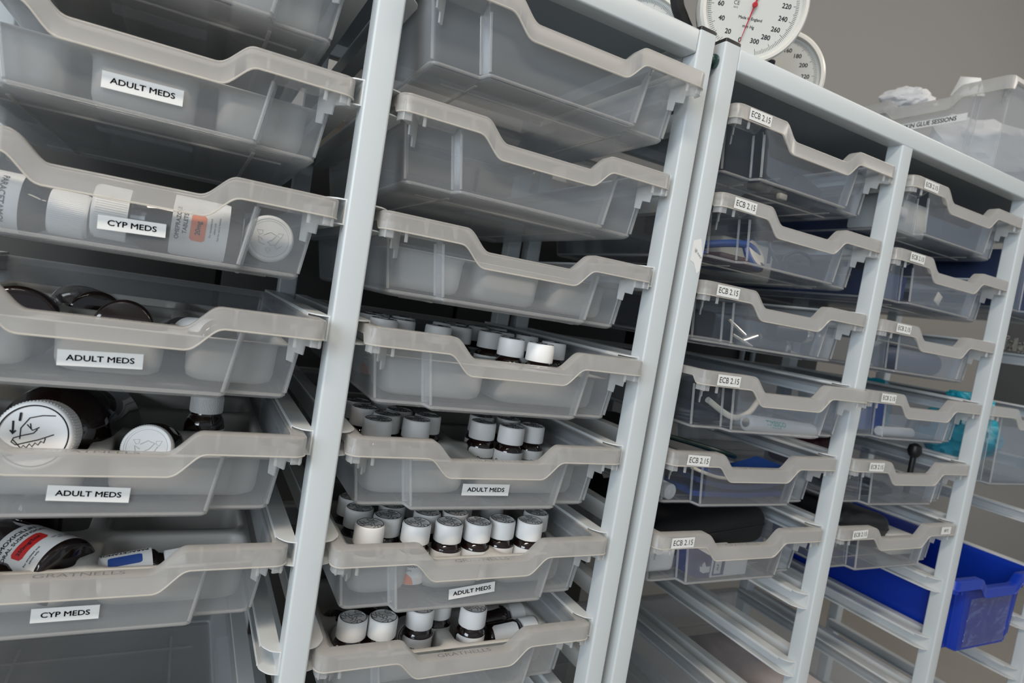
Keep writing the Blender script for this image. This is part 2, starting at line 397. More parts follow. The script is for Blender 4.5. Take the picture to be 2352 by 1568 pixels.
    oo = outline(1, 15.4, 30.7, 0); tube(bm, [(x * .99, y + (1.2 if y < 200 else -1.2), -H + 4.5) for x, y in oo], 1.6, 6, True)
    bead = mesh('moulded_edge', bm, 'bead' if body_mat != 'blue' else 'blue')
    # ribs under the base: two across, two along
    bm = B()
    for yy in (70, 350): box(bm, (0, yy, -H - 0.6), (230, 3.2, 1.6), 0.6)
    for xx in (-88, 88): box(bm, (xx, 212, -H - 0.6), (3.2, 340, 1.6), 0.6)
    ribs = mesh('base_rib', bm, rim_mat, False)
    # moulded data panel of fine lines under the base
    bm = B()
    for i in range(10): box(bm, (0, 100 + i * 3.2, -H - 0.25), (78, 1.2, 0.5))
    grid = mesh('moulded_panel', bm, body_mat, False)
    # stepped stop tabs below the rim corners
    tabs = []
    for s in (-1, 1):
        bm = B()
        pts = [(0, -8), (1, -8), (1, -41), (.79, -42), (.76, -32.5), (.5, -33.5), (.47, -25), (0, -25)]
        A = [bm.verts.new((s * (158 - 22 * u), 3 + 27 * u, zz)) for u, zz in pts]; C = [bm.verts.new((s * (156.7 - 22 * u), 1.9 + 27 * u, zz)) for u, zz in pts]
        bm.faces.new(A); bm.faces.new(C[::-1])
        for i in range(8): bm.faces.new((A[i], A[(i + 1) % 8], C[(i + 1) % 8], C[i]))
        pr = rounded_path([(s * 150, 1.5), (s * 159.3, 3), (s * 160, 14)], [0, 6, 0], 5)
        pq = [(x - s * 1.3, y + 1.3) for x, y in pr]
        prism(bm, pr + pq[::-1], -24.5, -10, 'z')
        tube(bm, [(s * 137, 2.6, -10), (s * 136.6, 2.6, -26)], 1.7, 8)
        tabs.append(mesh('stop_tab', bm, tab_mat, False))
    # maker's name raised on the flange inside the hand grip
    bm = B(); text(bm, 'GRATNELLS', 9, lambda a, b: (a, 8.2 + b, -ND + 0.12), 0.0, sx=1.35)
    name = mesh('moulded_lettering', bm, rim_mat, False)
    return dict(rim=rim, webs=webs, body=body, ribs=ribs, grid=grid, tabs=tabs, name=name, bead=bead, edge=edge, bsolid=1.7)
TM = {'milky': build_tray_meshes('milky', 78.5, 'body', 'rim', 'tab'), 'clear': build_tray_meshes('clear', 78.5, 'clear', 'rim', 'tab'),
      'deep': build_tray_meshes('deep', 150, 'clear', 'rim', 'tab'), 'blue': build_tray_meshes('blue', 150, 'blue', 'blue', 'blue')}
def tray(kind, c, k, y, label, group=None, sticker=None, rimsticker=None, x=None, loc=None, rot=None, cat='tray'):
    m = TM[kind]
    L = loc if loc else ((CX[c] if x is None else x), y, ZK(k))
    t = thing('storage_tray', label, cat, L, rot, group)
    solid(obj('body', m['body'], t), m['bsolid'])
    obj('moulded_edge', m['bead'], t); obj('rim', m['rim'], t); obj('rim_web', m['webs'], t); obj('rim_edge', m['edge'], t)
    obj('base_rib', m['ribs'], t); obj('moulded_panel', m['grid'], t)
    for q in m['tabs']: obj('stop_tab', q, t)
    obj('moulded_lettering', m['name'], t)
    if sticker:
        s, cx, cz, w, h, ang = sticker
        bm = B(); R = Matrix.Rotation(math.radians(-ang), 3, 'Y'); box(bm, (cx, 13.2, cz), (w, 0.4, h), rot=R)
        st = obj('sticker', mesh('sticker', bm, 'sticker', False), t, label='white sticker printed ' + s)
        bm = B(); text(bm, s, 6.2, front_fn(cx, 12.85, cz, ang), 0.12, sx=1.2)
        obj('sticker_lettering', mesh('sticker_lettering', bm, 'blk', False), st)
    if rimsticker:
        s, cx, cz, w, h, ang, ts = rimsticker
        bm = B(); R = Matrix.Rotation(math.radians(-ang), 3, 'Y'); box(bm, (cx, -0.55, cz), (w, 0.35, h), rot=R)
        st = obj('sticker', mesh('sticker', bm, 'sticker', False), t, label='white sticker printed ' + s)
        bm = B(); text(bm, s, ts, front_fn(cx, -0.95, cz, ang), 0.0, sx=0.9)
        obj('sticker_lettering', mesh('sticker_lettering', bm, 'blk', False), st)
    return t
ORD = ['first', 'second', 'third', 'fourth', 'fifth', 'sixth', 'seventh', 'eighth', 'ninth', 'tenth', 'eleventh', 'twelfth']
AM, CY = 'ADULT MEDS', 'CYP MEDS'
G1 = 'milky medicine trays in the left column'; G2 = 'milky trays in the second column'; G3 = 'clear trays in the third column'; G4 = 'clear trays in the fourth column'
YT = {}
for k, y, st, lb in [(0, 2, None, 'milky tray at the very top left, above the uppermost ADULT MEDS tray'),
                     (1, .5, (AM, 1.5, -54.6, 56, 12.6, 0.8), 'milky tray with ADULT MEDS sticker, uppermost of the stickered trays at left'),
                     (2, -2.4, (CY, 5.9, -55, 47, 11, 2.0), 'milky tray with CYP MEDS sticker and bottles lying on their sides showing through'),
                     (3, -25.6, (AM, -1.8, -52.6, 56, 12.2, 2.0), 'milky tray pulled forward with ADULT MEDS sticker, just under the upper CYP MEDS tray'),
                     (4, -13.5, (AM, .3, -55.9, 56, 12.4, -2), 'milky tray with ADULT MEDS sticker holding the bottle with a hand drawn on its cap'),
                     (5, 1.6, (CY, -7, -55.3, 47, 12, 0), 'milky tray with CYP MEDS sticker, lower one, with amoxicillin bottle inside')]:
    YT[1, k] = y; tray('milky', 1, k, y, lb, G1, sticker=st)
YT[1, 7] = 3; tray('milky', 1, 7, 3, 'empty tray at the bottom left below the lower CYP MEDS tray', G1)
for k, y, st, lb in [(0, -35, None, 'empty milky tray pulled forward at the top of the second column'),
                     (1, -6.6, None, 'empty milky tray second from the top in the second column'),
                     (2, -3.7, None, 'milky tray with grey divider and no bottle showing, above the first row of white caps'),
                     (3, -16.2, None, 'milky tray without sticker holding white capped bottles, uppermost filled one'),
                     (4, -4.9, (AM, -4.8, -53.2, 56, 12.6, -0.4), 'milky tray with straight ADULT MEDS sticker and doxazosin bottles in the second column'),
                     (5, -8.6, (AM, -3.6, -56.3, 54, 11.4, 6), 'milky tray with tilted ADULT MEDS sticker and celecoxib bottles in the second column'),
                     (6, -3.2, None, 'milky tray at the foot of the second column with the teal labelled bottles')]:
    YT[2, k] = y; tray('milky', 2, k, y, lb, G2, sticker=st)
E = 'ECB 2.15'
for k, y, lx, lz, an, lb in [(0, -4.1, -121.9, -8.9, 0, 'clear tray at the top of the third column with dark cable inside'),
                     (1, -6, -122.1, -9.5, -1, 'clear tray in the third column with blue disc and black adapter inside'),
                     (2, -5.1, -123.5, -9.2, 0, 'clear tray in the third column with steel pieces glinting inside'),
                     (3, -30.8, -122, -9.2, 0, 'clear tray pulled forward with white penlight inside'),
                     (4, -3, -119, -9.4, -2, 'clear tray with folded blue cuff inside, in the third column'),
                     (5, -3, -120, -9.4, 1, 'clear tray with black zip case and blue and white carton, third column')]:
    YT[3, k] = y; tray('clear', 3, k, y, lb, G3, rimsticker=(E, lx, lz, 38, 13.4, an, 10.0))
for k, y, lx, lz, lb in [(0, -6.3, -119, -9.2, 'clear tray at the top of the fourth column with a dark block inside'),
                     (1, -4, -114, -8.4, 'clear tray in the fourth column with dark cables and a small cream tag'),
                     (2, -4, -113, -8.6, 'clear tray in the fourth column with a dark rounded cylinder inside'),
                     (3, -3.5, -115, -8.8, 'clear tray in the fourth column with blue packs and white items inside'),
                     (4, -4, -111, -8.8, 'clear tray in the fourth column with a black knob standing above its rim')]:
    YT[4, k] = y; tray('clear', 4, k, y, lb, G4, rimsticker=(E, lx, lz, 36, 13.4, 0, 9.4))
YT[4, 5] = -3
t = tray('clear', 4, 5, -3, 'clear tray in the fourth column with black pouch, lowest filled one above the blue tray', G4, rimsticker=(E, -117, -8.8, 36, 13.4, 2, 9.4))
bm = B(); box(bm, (122, -0.55, -8.5), (28, 0.35, 13)); st = obj('sticker', mesh('sticker', bm, 'sticker', False), t, label='small white sticker at the right end of the rim')
bm = B(); text(bm, 'BITS', 7, front_fn(122, -0.95, -8.5), 0.02); obj('sticker_lettering', mesh('sticker_lettering', bm, 'blk', False), st)
tray('milky', 3, 8, 0, 'empty clear tray low in the third column below the bare runners')
tray('milky', 4, 8, 0, 'clear tray of printed papers low in the fourth column')
tray('deep', 5, 0, -4, 'deep clear tray at the top of the fifth column, at the right edge')
tray('deep', 5, 3, 0, 'deep clear tray stuffed with turquoise film at the right edge')
bt = tray('blue', 5, 6, -2, 'deep royal blue tray at the lower right behind the post')
fm = bpy.data.materials.new('crumpled_clear_film'); fm.use_nodes = True; nt = fm.node_tree; nt.nodes.clear()
o_ = nt.nodes.new('ShaderNodeOutputMaterial'); a_ = nt.nodes.new('ShaderNodeBsdfTransparent'); g_ = nt.nodes.new('ShaderNodeBsdfGlossy'); g_.inputs['Roughness'].default_value = .22
mx = nt.nodes.new('ShaderNodeMixShader'); mx.inputs[0].default_value = .14; n_ = nt.nodes.new('ShaderNodeTexNoise'); n_.inputs['Scale'].default_value = 18; n_.inputs['Detail'].default_value = 3; n_.inputs['Distortion'].default_value = 1.5
tc_ = nt.nodes.new('ShaderNodeTexCoord'); b_ = nt.nodes.new('ShaderNodeBump'); b_.inputs['Distance'].default_value = .02
nt.links.new(tc_.outputs['Object'], n_.inputs['Vector']); nt.links.new(n_.outputs[0], b_.inputs['Height']); nt.links.new(b_.outputs[0], g_.inputs['Normal'])
nt.links.new(a_.outputs[0], mx.inputs[1]); nt.links.new(g_.outputs[0], mx.inputs[2]); nt.links.new(mx.outputs[0], o_.inputs[0])
bm = B(); box(bm, (0, 12.4, -92), (150, .5, 96)); obj('film_sleeve', mesh('film_sleeve', bm, fm), bt, label='crumpled clear film sleeve')

# ------------------------------------------------------------------ divider inserts with rounded wells
def insert_mesh(xs, ys, ztop=-30.0, depth=39.0):
    bm = B()
    for i in range(len(xs) - 1):
        for j in range(len(ys) - 1):
            x0, x1, y0, y1 = xs[i], xs[i + 1], ys[j], ys[j + 1]
            cx, cy, hx, hy = (x0 + x1) / 2, (y0 + y1) / 2, (x1 - x0) / 2, (y1 - y0) / 2
            n = 6; inner = rrect(hx - 6, hy - 6, 13, n, cx, cy); outer = []
            for q, (px, py) in enumerate(inner):
                c, s = divmod(q, n + 1); sx, sy = ((1, -1), (1, 1), (-1, 1), (-1, -1))[c]
                first = s < n / 2; mid = abs(s - n / 2) < 0.1
                if mid: outer.append((cx + sx * hx, cy + sy * hy))
                elif first: outer.append((px, cy + sy * hy) if c in (0, 2) else (cx + sx * hx, py))
                else: outer.append((cx + sx * hx, py) if c in (0, 2) else (px, cy + sy * hy))
            R = [[bm.verts.new((a, b, ztop)) for a, b in outer]]
            for f, dz, rr in ((6, 0, 13), (7.2, -1.2, 13), (8, -5, 13), (9, -depth + 9, 14), (10.5, -depth + 3, 15), (15, -depth, 15)):
                R.append([bm.verts.new((a, b, ztop + dz)) for a, b in rrect(hx - f, hy - f, min(rr, hx - f - 1), n, cx, cy)])
            m = len(R[0])
            for a, b in zip(R, R[1:]):
                for q in range(m): bm.faces.new((a[q], a[(q + 1) % m], b[(q + 1) % m], b[q]))
            bm.faces.new(R[-1])
    bmesh.ops.remove_doubles(bm, verts=bm.verts, dist=0.02)
    return mesh('divider_insert', bm, 'insert', angle=60)
Y4 = [34, 116, 212, 308, 400]; Y3 = [34, 150, 275, 400]
I3 = insert_mesh([-138, -47, 47, 138], Y3); I2 = insert_mesh([-138, 0, 138], Y4); I2b = insert_mesh([-138, -8, 138], Y4); I3b = insert_mesh([-138, -58, 32, 138], Y4)
for c, k, me, lb in [(1, 0, I3, 'grey divider insert inside the topmost left tray'), (1, 1, I3, 'grey divider insert inside the uppermost tray with ADULT MEDS sticker'), (1, 3, I3, 'grey divider insert inside the pulled out ADULT MEDS tray at left'),
                 (1, 4, I2, 'grey divider insert under the bottle with a hand drawn on its cap'), (1, 5, I2, 'grey divider insert holding the amoxicillin bottle'),
                 (2, 2, I3, 'grey divider insert seen through the third tray of the second column'), (2, 3, I2b, 'grey divider insert under the uppermost rows of white caps'),
                 (2, 4, I2b, 'grey divider insert under the doxazosin bottles'), (2, 5, I3b, 'grey divider insert under the celecoxib bottles'), (2, 6, I2, 'grey divider insert under the teal labelled bottles')]:
    t = thing('divider_insert', lb, 'divider insert', (CX[c], YT[c, k], ZK(k)), group='grey divider inserts', me=me); solid(t, 1.0)

# ------------------------------------------------------------------ small amber bottles
def cap_parts(r, h, z0, draw=True, n=40):
    bm = B(); prof = [(r * 0.98, z0), (r, z0 + 1), (r * 0.985, z0 + h - 2.5), (r * 0.955, z0 + h - 0.8), (r * 0.90, z0 + h), (r * 0.86, z0 + h), (r * 0.84, z0 + h - 0.5), (0.5, z0 + h - 0.5)]
    lathe(bm, prof, n); cap = mesh('cap', bm, 'cap', angle=30)
    bm = B(); zt = z0 + h + 0.02
    ring = [(r * 0.87 * math.cos(a), r * 0.87 * math.sin(a), zt) for a in [2 * math.pi * i / 36 for i in range(36)]]
    tube(bm, ring, r * 0.026, 4, True)
    q = r / 15.0
    def line(pts, w=0.28, closed=False): tube(bm, [(a * q, b * q, zt - 0.35) for a, b in pts], w * q, 4, closed)
    for s in range(3):
        a = math.radians(120 * s + 20); c_, s_ = math.cos(a), math.sin(a)
        def rt(p): return (p[0] * c_ - p[1] * s_, p[0] * s_ + p[1] * c_)
        line([rt(p) for p in [(4, 6.5), (6, 10.5), (7.2, 8.8), (11.2, 7.4), (9.6, 4.2), (8.2, 5.3), (6.6, 4.2)]], closed=True)
        line([rt(p) for p in [(-1, 2.4), (1.5, 3.8), (4.2, 2.6), (7.5, 3.0), (11.5, -0.6)]]); line([rt(p) for p in [(1, 1), (3, -1), (5, 0.6), (8, -2)]])
    return cap, mesh('cap_mark', bm, 'line', False)
BC, BCM = cap_parts(15.2, 19.5, 45)
bm = B(); lathe(bm, [(13.5, 0), (15.8, 1.2), (16.4, 3), (16.4, 35), (15.6, 39), (12.5, 42.5), (11.5, 44), (11.5, 46)], 40); BG = mesh('glass_body', bm, 'glass', angle=60)
def wrap(r, z0): return lambda ang0: (lambda a, b: (r * math.sin(a / r + ang0), -r * math.cos(a / r + ang0), z0 + b))
def patch(bm, r, a0, a1, z0, z1, n=18, rc=0.0):
    A = []; 
    for i in range(n + 1):
        a = a0 + (a1 - a0) * i / n; d = 0
        if rc:
            e = min(i, n - i) * abs(a1 - a0) * r / n
            if e < rc: d = rc - math.sqrt(max(0, rc * rc - (rc - e) ** 2))
        A.append((bm.verts.new((r * math.sin(a), -r * math.cos(a), z0 + d)), bm.verts.new((r * math.sin(a), -r * math.cos(a), z1 - d))))
    for p, q in zip(A, A[1:]): bm.faces.new((p[0], q[0], q[1], p[1]))
def label_mesh():
    bm = B(); patch(bm, 16.7, math.radians(-118), math.radians(118), 5, 36.5, 26, 3); return mesh('label', bm, 'paper', angle=60)
BL = label_mesh()
def swoosh(m):
    bm = B(); r = 16.85; prev = None
    for i in range(13):
        a = math.radians(-95 + 85 * i / 12); t = i / 12; ztp = 5.6 + 12.5 * math.sqrt(max(0, 1 - t ** 3))
        p = (bm.verts.new((r * math.sin(a), -r * math.cos(a), 5.3)), bm.verts.new((r * math.sin(a), -r * math.cos(a), ztp)))
        if prev: bm.faces.new((prev[0], p[0], p[1], prev[1]))
        prev = p
    return mesh('label_colour_patch', bm, m, angle=60)
def words(w):
    bm = B(); text(bm, w, 5.4, wrap(16.9, 25)(math.radians(-38)), 0.1)
    text(bm, 'TABLETS', 2.4, wrap(16.9, 19.6)(math.radians(-38)), 0.03)
    for i in range(4):
        for j in range(3):
            if (i * 3 + j) % 4 != 1: patch(bm, 16.9, math.radians(40 + j * 5), math.radians(43.5 + j * 5), 22 + i * 1.6, 23.2 + i * 1.6, 1)
    f = wrap(16.9, 12)(math.radians(48)); text(bm, 'ABLES', 4.6, lambda a, b: f(-b, a), 0.0)
    return mesh('label_lettering', bm, 'blk', False)
def make_bottle(word, col):
    t = thing('medicine_bottle', '', 'bottle', (0, 0, 0))
    obj('glass_body', BG, t); c = obj('cap', BC, t, label='white screw cap'); obj('cap_mark', BCM, c)
    l = obj('label', BL, t); obj('label_colour_patch', swoosh(col), l); obj('label_lettering', words(word), l)
    return t
protos = {}
used = set()
def bottle(word, col, x, y, z, rz, label, group, tilt=None):
    key = (word, col)
    if key not in protos: protos[key] = make_bottle(word, col)
    o = protos[key] if key not in used else copy_tree(protos[key])
    used.add(key)
    o.location = Vector((x, y, z + OZ)) * S
    R = Matrix.Rotation(rz, 3, 'Z')
    if tilt is not None: R = tilt @ R
    o.rotation_mode = 'QUATERNION'; o.rotation_quaternion = R.to_quaternion()
    o.scale = (1.07, 1.07, 1.07)
    o['label'] = label; o['group'] = group
    return o
def relax(pts, d=35.6, x0=-111, x1=111, y0=65):
    P_ = [[p[0], p[1] - 13] for p in pts]
    for _ in range(200):
        for i in range(len(P_)):
            for j in range(i):
                dx, dy = P_[i][0] - P_[j][0], P_[i][1] - P_[j][1]; L_ = math.hypot(dx, dy) or 1
                if L_ < d:
                    s = (d - L_) / 2 / L_; P_[i][0] += dx * s; P_[i][1] += dy * s; P_[j][0] -= dx * s; P_[j][1] -= dy * s
        for p in P_: p[0] = min(max(p[0], x0), x1); p[1] = max(p[1], y0)
    return P_
def side_words(x): return 'left' if x < -45 else ('centre' if x < 45 else 'right')
def fill(k, pts, word, col, gname, what):
    P_ = relax(pts)
    bands = [75, 108, 142, 178, 215, 255, 999]
    def band(y): return [i for i, b_ in enumerate(bands) if y < b_][0]
    rows = sorted({band(q[1]) for q in P_})
    for x, y in P_:
        rz = random.uniform(-.15, .55) if band(y) < 2 else random.uniform(-1.1, 1.1); r = rows.index(band(y))
        rowp = sorted(q[0] for q in P_ if band(q[1]) == band(y)); m = len(rowp); rank = sum(1 for q in rowp if q < x)
        rn = 'front row' if r == 0 else ('rearmost row' if r == len(rows) - 1 else ORD[r] + ' row back')
        pos = 'the only one' if m == 1 else ('leftmost' if rank == 0 else ('rightmost' if rank == m - 1 else ORD[rank] + ' from the left'))
        if k == 5 and x < 25: wd_, cl_ = 'Tramadol', 'orange'
        else: wd_, cl_ = word, col
        bottle(wd_, cl_, CX[2] + x, YT[2, k] + y, ZK(k) - 68.3, rz, 'amber bottle %s, %s, %s' % (what, rn, pos), gname)
fill(5, [(-127,157),(-124,112),(-86,115),(-101,90),(-119,65),(-80,62),(-29,94),(-24,62),(8,91),(12,60),(64,81),(108,90),(89,61),(-40,160),(70,150),(20,140)], 'Celecoxib', 'purple', 'bottles in the tray with the tilted ADULT MEDS sticker', 'in the tilted ADULT MEDS tray')
fill(4, [(-129,158),(-96,141),(-72,157),(-70,119),(-41,139),(38,150),(30,128),(76,150),(58,106),(95,119),(-110,108),(-125,190),(-95,200),(60,185)], 'Doxazosin', 'pink', 'bottles in the tray with the straight ADULT MEDS sticker', 'in the pink labelled tray')
T4 = [(-59,250),(30,278),(64,277),(125,310),(39,178),(33,103),(110,210),(57,79),(113,138),(5,200),(-41,158),(-80,179),(-110,210),(-90,250),(-115,150),(75,215),(0,245)]
fill(3, T4, 'Tramadol', 'orange', 'bottles in the uppermost filled tray of the second column', 'in the uppermost filled tray')
for x, y, wd, cl, lb in [(-112, 66, 'Gliclazide', 'orange', 'white capped amber bottle at the front left of the lowest tray, beside the dark gap'), (-79, 62, 'Gliclazide', 'orange', 'white capped amber bottle in the lowest tray, second from the left'),
                         (-31, 74, 'Gliclazide', 'orange', 'amber bottle with orange patch on its label in the lowest tray, cap half hidden above'),
                         (-1, 92, 'Mirtazapine', 'teal', 'teal labelled bottle standing behind another teal labelled bottle'), (33, 65, 'Mirtazapine', 'teal', 'teal labelled bottle in front, reading mirtazapine')]:
    bottle(wd, cl, CX[2] + x, YT[2, 6] + y, ZK(6) - 68.3, {(-31): 0.5, (33): 0.5}.get(x, -0.2), lb, 'bottles in the lowest tray of the second column')
for yy, n_, lb in ((112, 0, 'amber bottle lying on its side with white cap to the right, farther one'), (76, 1, 'amber bottle lying on its side in front, blank label turned up')):
    bottle('', 'paper', CX[2] + 62, YT[2, 6] + yy, ZK(6) - 50, math.pi * (0.75 if n_ == 0 else 0.2), lb, 'bottles in the lowest tray of the second column', Matrix.Rotation(math.radians(84), 3, 'Y'))
for i, (x, y) in enumerate([(-108, 150), (-72, 160), (-36, 150)]):
    bottle('Gliclazide', 'orange', CX[2] + x, YT[2, 6] + y, ZK(6) - 50, 0.3 * i, 'amber bottle lying in the shade at the back of the lowest tray, %s' % ['leftmost', 'middle', 'rightmost'][i], 'bottles in the lowest tray of the second column', Matrix.Rotation(math.radians(80), 3, 'X'))

# ------------------------------------------------------------------ large bottles in the left column
def big_bottle(label, loc, rot, r, H, capr, caph, lab=None, capmark=None, glass='glass'):
    t = thing('medicine_bottle', label, 'bottle', loc, rot, 'large bottles in the left column')
    hb = H - caph
    bm = B(); lathe(bm, [(r * .85, 0), (r * .97, 1.5), (r, 4), (r, hb - r * .75), (r * .93, hb - r * .42), (capr * 1.0, hb - 4), (capr * .9, hb - 1), (capr * .9, hb + 1)], 48)
    obj('glass_body', mesh('glass_body', bm, glass, angle=60), t)
    if lab:
        L0, L1, a0, a1, fn = lab
        bm = B(); patch(bm, r + .3, math.radians(a0), math.radians(a1), L0, L1, 26, 2); l = obj('label', mesh('label', bm, 'paper', angle=60), t)
        fn(l, r + .5, (L0 + L1) / 2, L1 - L0)
    bm = B(); n = 72; prof = [(1.0, hb), (1.0, hb + caph - 3), (.97, hb + caph - 1), (.92, hb + caph), (.86, hb + caph), (.85, hb + caph - .4), (.02, hb + caph - .4)]
    for q, z in prof: pass
    lathe(bm, [(capr * q, z) for q, z in prof], n)
    for i in range(n):
        a = 2 * math.pi * i / n; tube(bm, [(capr * 1.0 * math.cos(a), capr * 1.0 * math.sin(a), hb + 1), (capr * math.cos(a), capr * math.sin(a), hb + caph - 3)], capr * .018, 4)
    c = obj('cap', mesh('cap', bm, 'cap', angle=40), t, label='white screw cap')
    if capmark: capmark(c, capr, hb + caph)
    return t
def hand_mark(c, r, z):
    bm = B(); q = r / 26.0; zt = z - .3
    def ln(pts, w=.42, cl=False): tube(bm, [(a * q, b * q, zt) for a, b in pts], w * q, 5, cl)
    tube(bm, [(r * .87 * math.cos(a), r * .87 * math.sin(a), z + .05) for a in [2 * math.pi * i / 60 for i in range(60)]], r * .02, 5, True)
    ln([(12, 16), (4, 15.5), (-4, 13), (-8.5, 5), (-8, -3)]); ln([(13, 2), (4, -2.5), (-3, -5), (-10, -7.5), (-13, -5.5), (-12, -2.5), (-6, 0), (0, 2), (2, 5)])
    ln([(-12, -4), (-9.5, -6.5), (-6.5, -9.5), (-5, -7.5), (-3, -9), (-1.5, -6), (.5, -8), (2, -5), (4, -6.5), (5.5, -3.6), (7.5, -4.6), (8, -1.2)]); ln([(-5, 8), (-1, 4), (3, 6.5)]); ln([(-3, 9), (-2, 5)])
    ln([(-14, 10), (-13, 1)], .7); ln([(-15, 3), (-13, .5), (-11.4, 3)], .6); ln([(0, -9), (3, -12.5), (8, -13), (9, -11)], .6)
    text(bm, '1', 8.5, lambda a, b: (-10 * q + a * q, 13 * q + b * q, zt + .5), .3); text(bm, '2', 8.5, lambda a, b: (-13 * q + a * q, -13 * q + b * q, zt + .5), .3)
    obj('cap_mark', mesh('cap_mark', bm, 'blk', False), c, label='black line drawing of a hand pressing and turning')
def relief_mark(c, r, z):
    bm = B(); q = r / 30.0
    def ln(pts, w=.8, cl=False): tube(bm, [(a * q, b * q, z - .5) for a, b in pts], w * q, 6, cl)
    ln([(r * .78 / q * math.cos(a), r * .78 / q * math.sin(a)) for a in [2 * math.pi * i / 40 for i in range(40)]], .5, True)
    ln([(-12, -2), (-8, 6), (-2, 8), (2, 4), (-3, 1), (-8, -6), (0, -9), (8, -4)]); ln([(5, 8), (12, 6), (14, -2), (8, 2)]); ln([(-16, 6), (-10, 12), (-8, 8)])
    for s in range(3):
        a = math.radians(120 * s + 90); c_, s_ = math.cos(a), math.sin(a)
        ln([(x * c_ - y * s_, x * s_ + y * c_) for x, y in [(13, 3), (19, 0), (13, -4), (11, 0)]], .6, True)
    obj('cap_mark', mesh('cap_mark', bm, 'dial', False), c)
def lab_writer(lines, pill=None):
    """lines: (text, size, along_axis offset, around offset mm, bold); written along the bottle's axis"""
    def fn(l, r, zc, Ln):
        bm = B()
        for s, sz, ax, ar, bd in lines:
            f = (lambda a, b, ax=ax, ar=ar: (r * math.sin((b + ar) / r), -r * math.cos((b + ar) / r), zc + ax - a) )
            text(bm, s, sz, f, bd)
        obj('label_lettering', mesh('label_lettering', bm, 'blk', False), l)
        if pill:
            m, ax0, ax1, ar0, ar1 = pill[:5]
            bm = B(); patch(bm, r - .1, ar0 / r, ar1 / r, zc + ax0, zc + ax1, 12, 2.2); p = obj('label_colour_patch', mesh('label_colour_patch', bm, m, angle=60), l)
            if len(pill) > 5:
                bm = B(); f = lambda a, b: ((r + .1) * math.sin((b + (ar0 + ar1) / 2) / r), -(r + .1) * math.cos((b + (ar0 + ar1) / 2) / r), zc + (ax0 + ax1) / 2 - a); text(bm, pill[5], 5.2, f, .1); obj('strength_lettering', mesh('strength_lettering', bm, 'blk', False), p)
    return fn
RX = lambda d: Matrix.Rotation(math.radians(d), 3, 'X'); RY = lambda d: Matrix.Rotation(math.radians(d), 3, 'Y'); RZ = lambda d: Matrix.Rotation(math.radians(d), 3, 'Z')
def LC(c, k, x, y, z): return (CX[c] + x, YT[c, k] + y, ZK(k) + z)
def axis_rot(d, roll=0.0):
    return Vector(d).to_track_quat('Z', 'Y').to_matrix() @ RZ(roll)
# fifth level: big bottle with the hand on its cap
dv = Vector((-0.16, -0.95, 0.16)).normalized()
cc = Vector((-45, 42, -18)); b0 = cc - dv * 165
big_bottle('large amber bottle lying back, hand drawn in black on its white cap', LC(1, 4, *b0), axis_rot(dv, 0), 42, 165, 28, 22, None, hand_mark)
dv = Vector((-0.1, -0.90, 0.34)).normalized(); cc = Vector((35, 50, -27)); b0 = cc - dv * 112
big_bottle('amber bottle leaning back with plain white moulded cap, right of the hand cap', LC(1, 4, *b0), axis_rot(dv, 180), 27, 112, 20.5, 16, (20, 60, -160, 160, lambda *a: None), relief_mark)
big_bottle('upright amber bottle whose white cap touches the tray above, at left', LC(1, 4, 82, 140, -68), None, 19, 74, 15.5, 18, (10, 40, 20, 150, lambda *a: None), relief_mark)
# fourth level: bottle bottoms showing above the rim
big_bottle('dark bottle lying on the left of the pulled out ADULT MEDS tray', LC(1, 3, -70, 80, -40), axis_rot((-0.1, 0.97, -0.1)), 31, 150, 24, 20)
big_bottle('dark bottle with its base turned outward behind the pulled out ADULT MEDS rim', LC(1, 3, 5, 78, -32), axis_rot((0.0, .95, -.18)), 23, 120, 18, 18)
big_bottle('dark bottle lying farther back in the pulled out ADULT MEDS tray', LC(1, 3, -24, 165, -36), axis_rot((-.3, .9, 0)), 24, 120, 18, 18)
big_bottle('small bottle with a curved white label peeping over the pulled out rim', LC(1, 3, 84, 78, -36), axis_rot((-.55, .8, -.1), 70), 19, 90, 15, 16, (8, 48, 40, 170, lambda *a: None))
def lay(ax, up):
    ax = Vector(ax).normalized(); up = Vector(up); up = (up - ax * up.dot(ax)).normalized()
    return Matrix(((-up).cross(ax), -up, ax)).transposed()
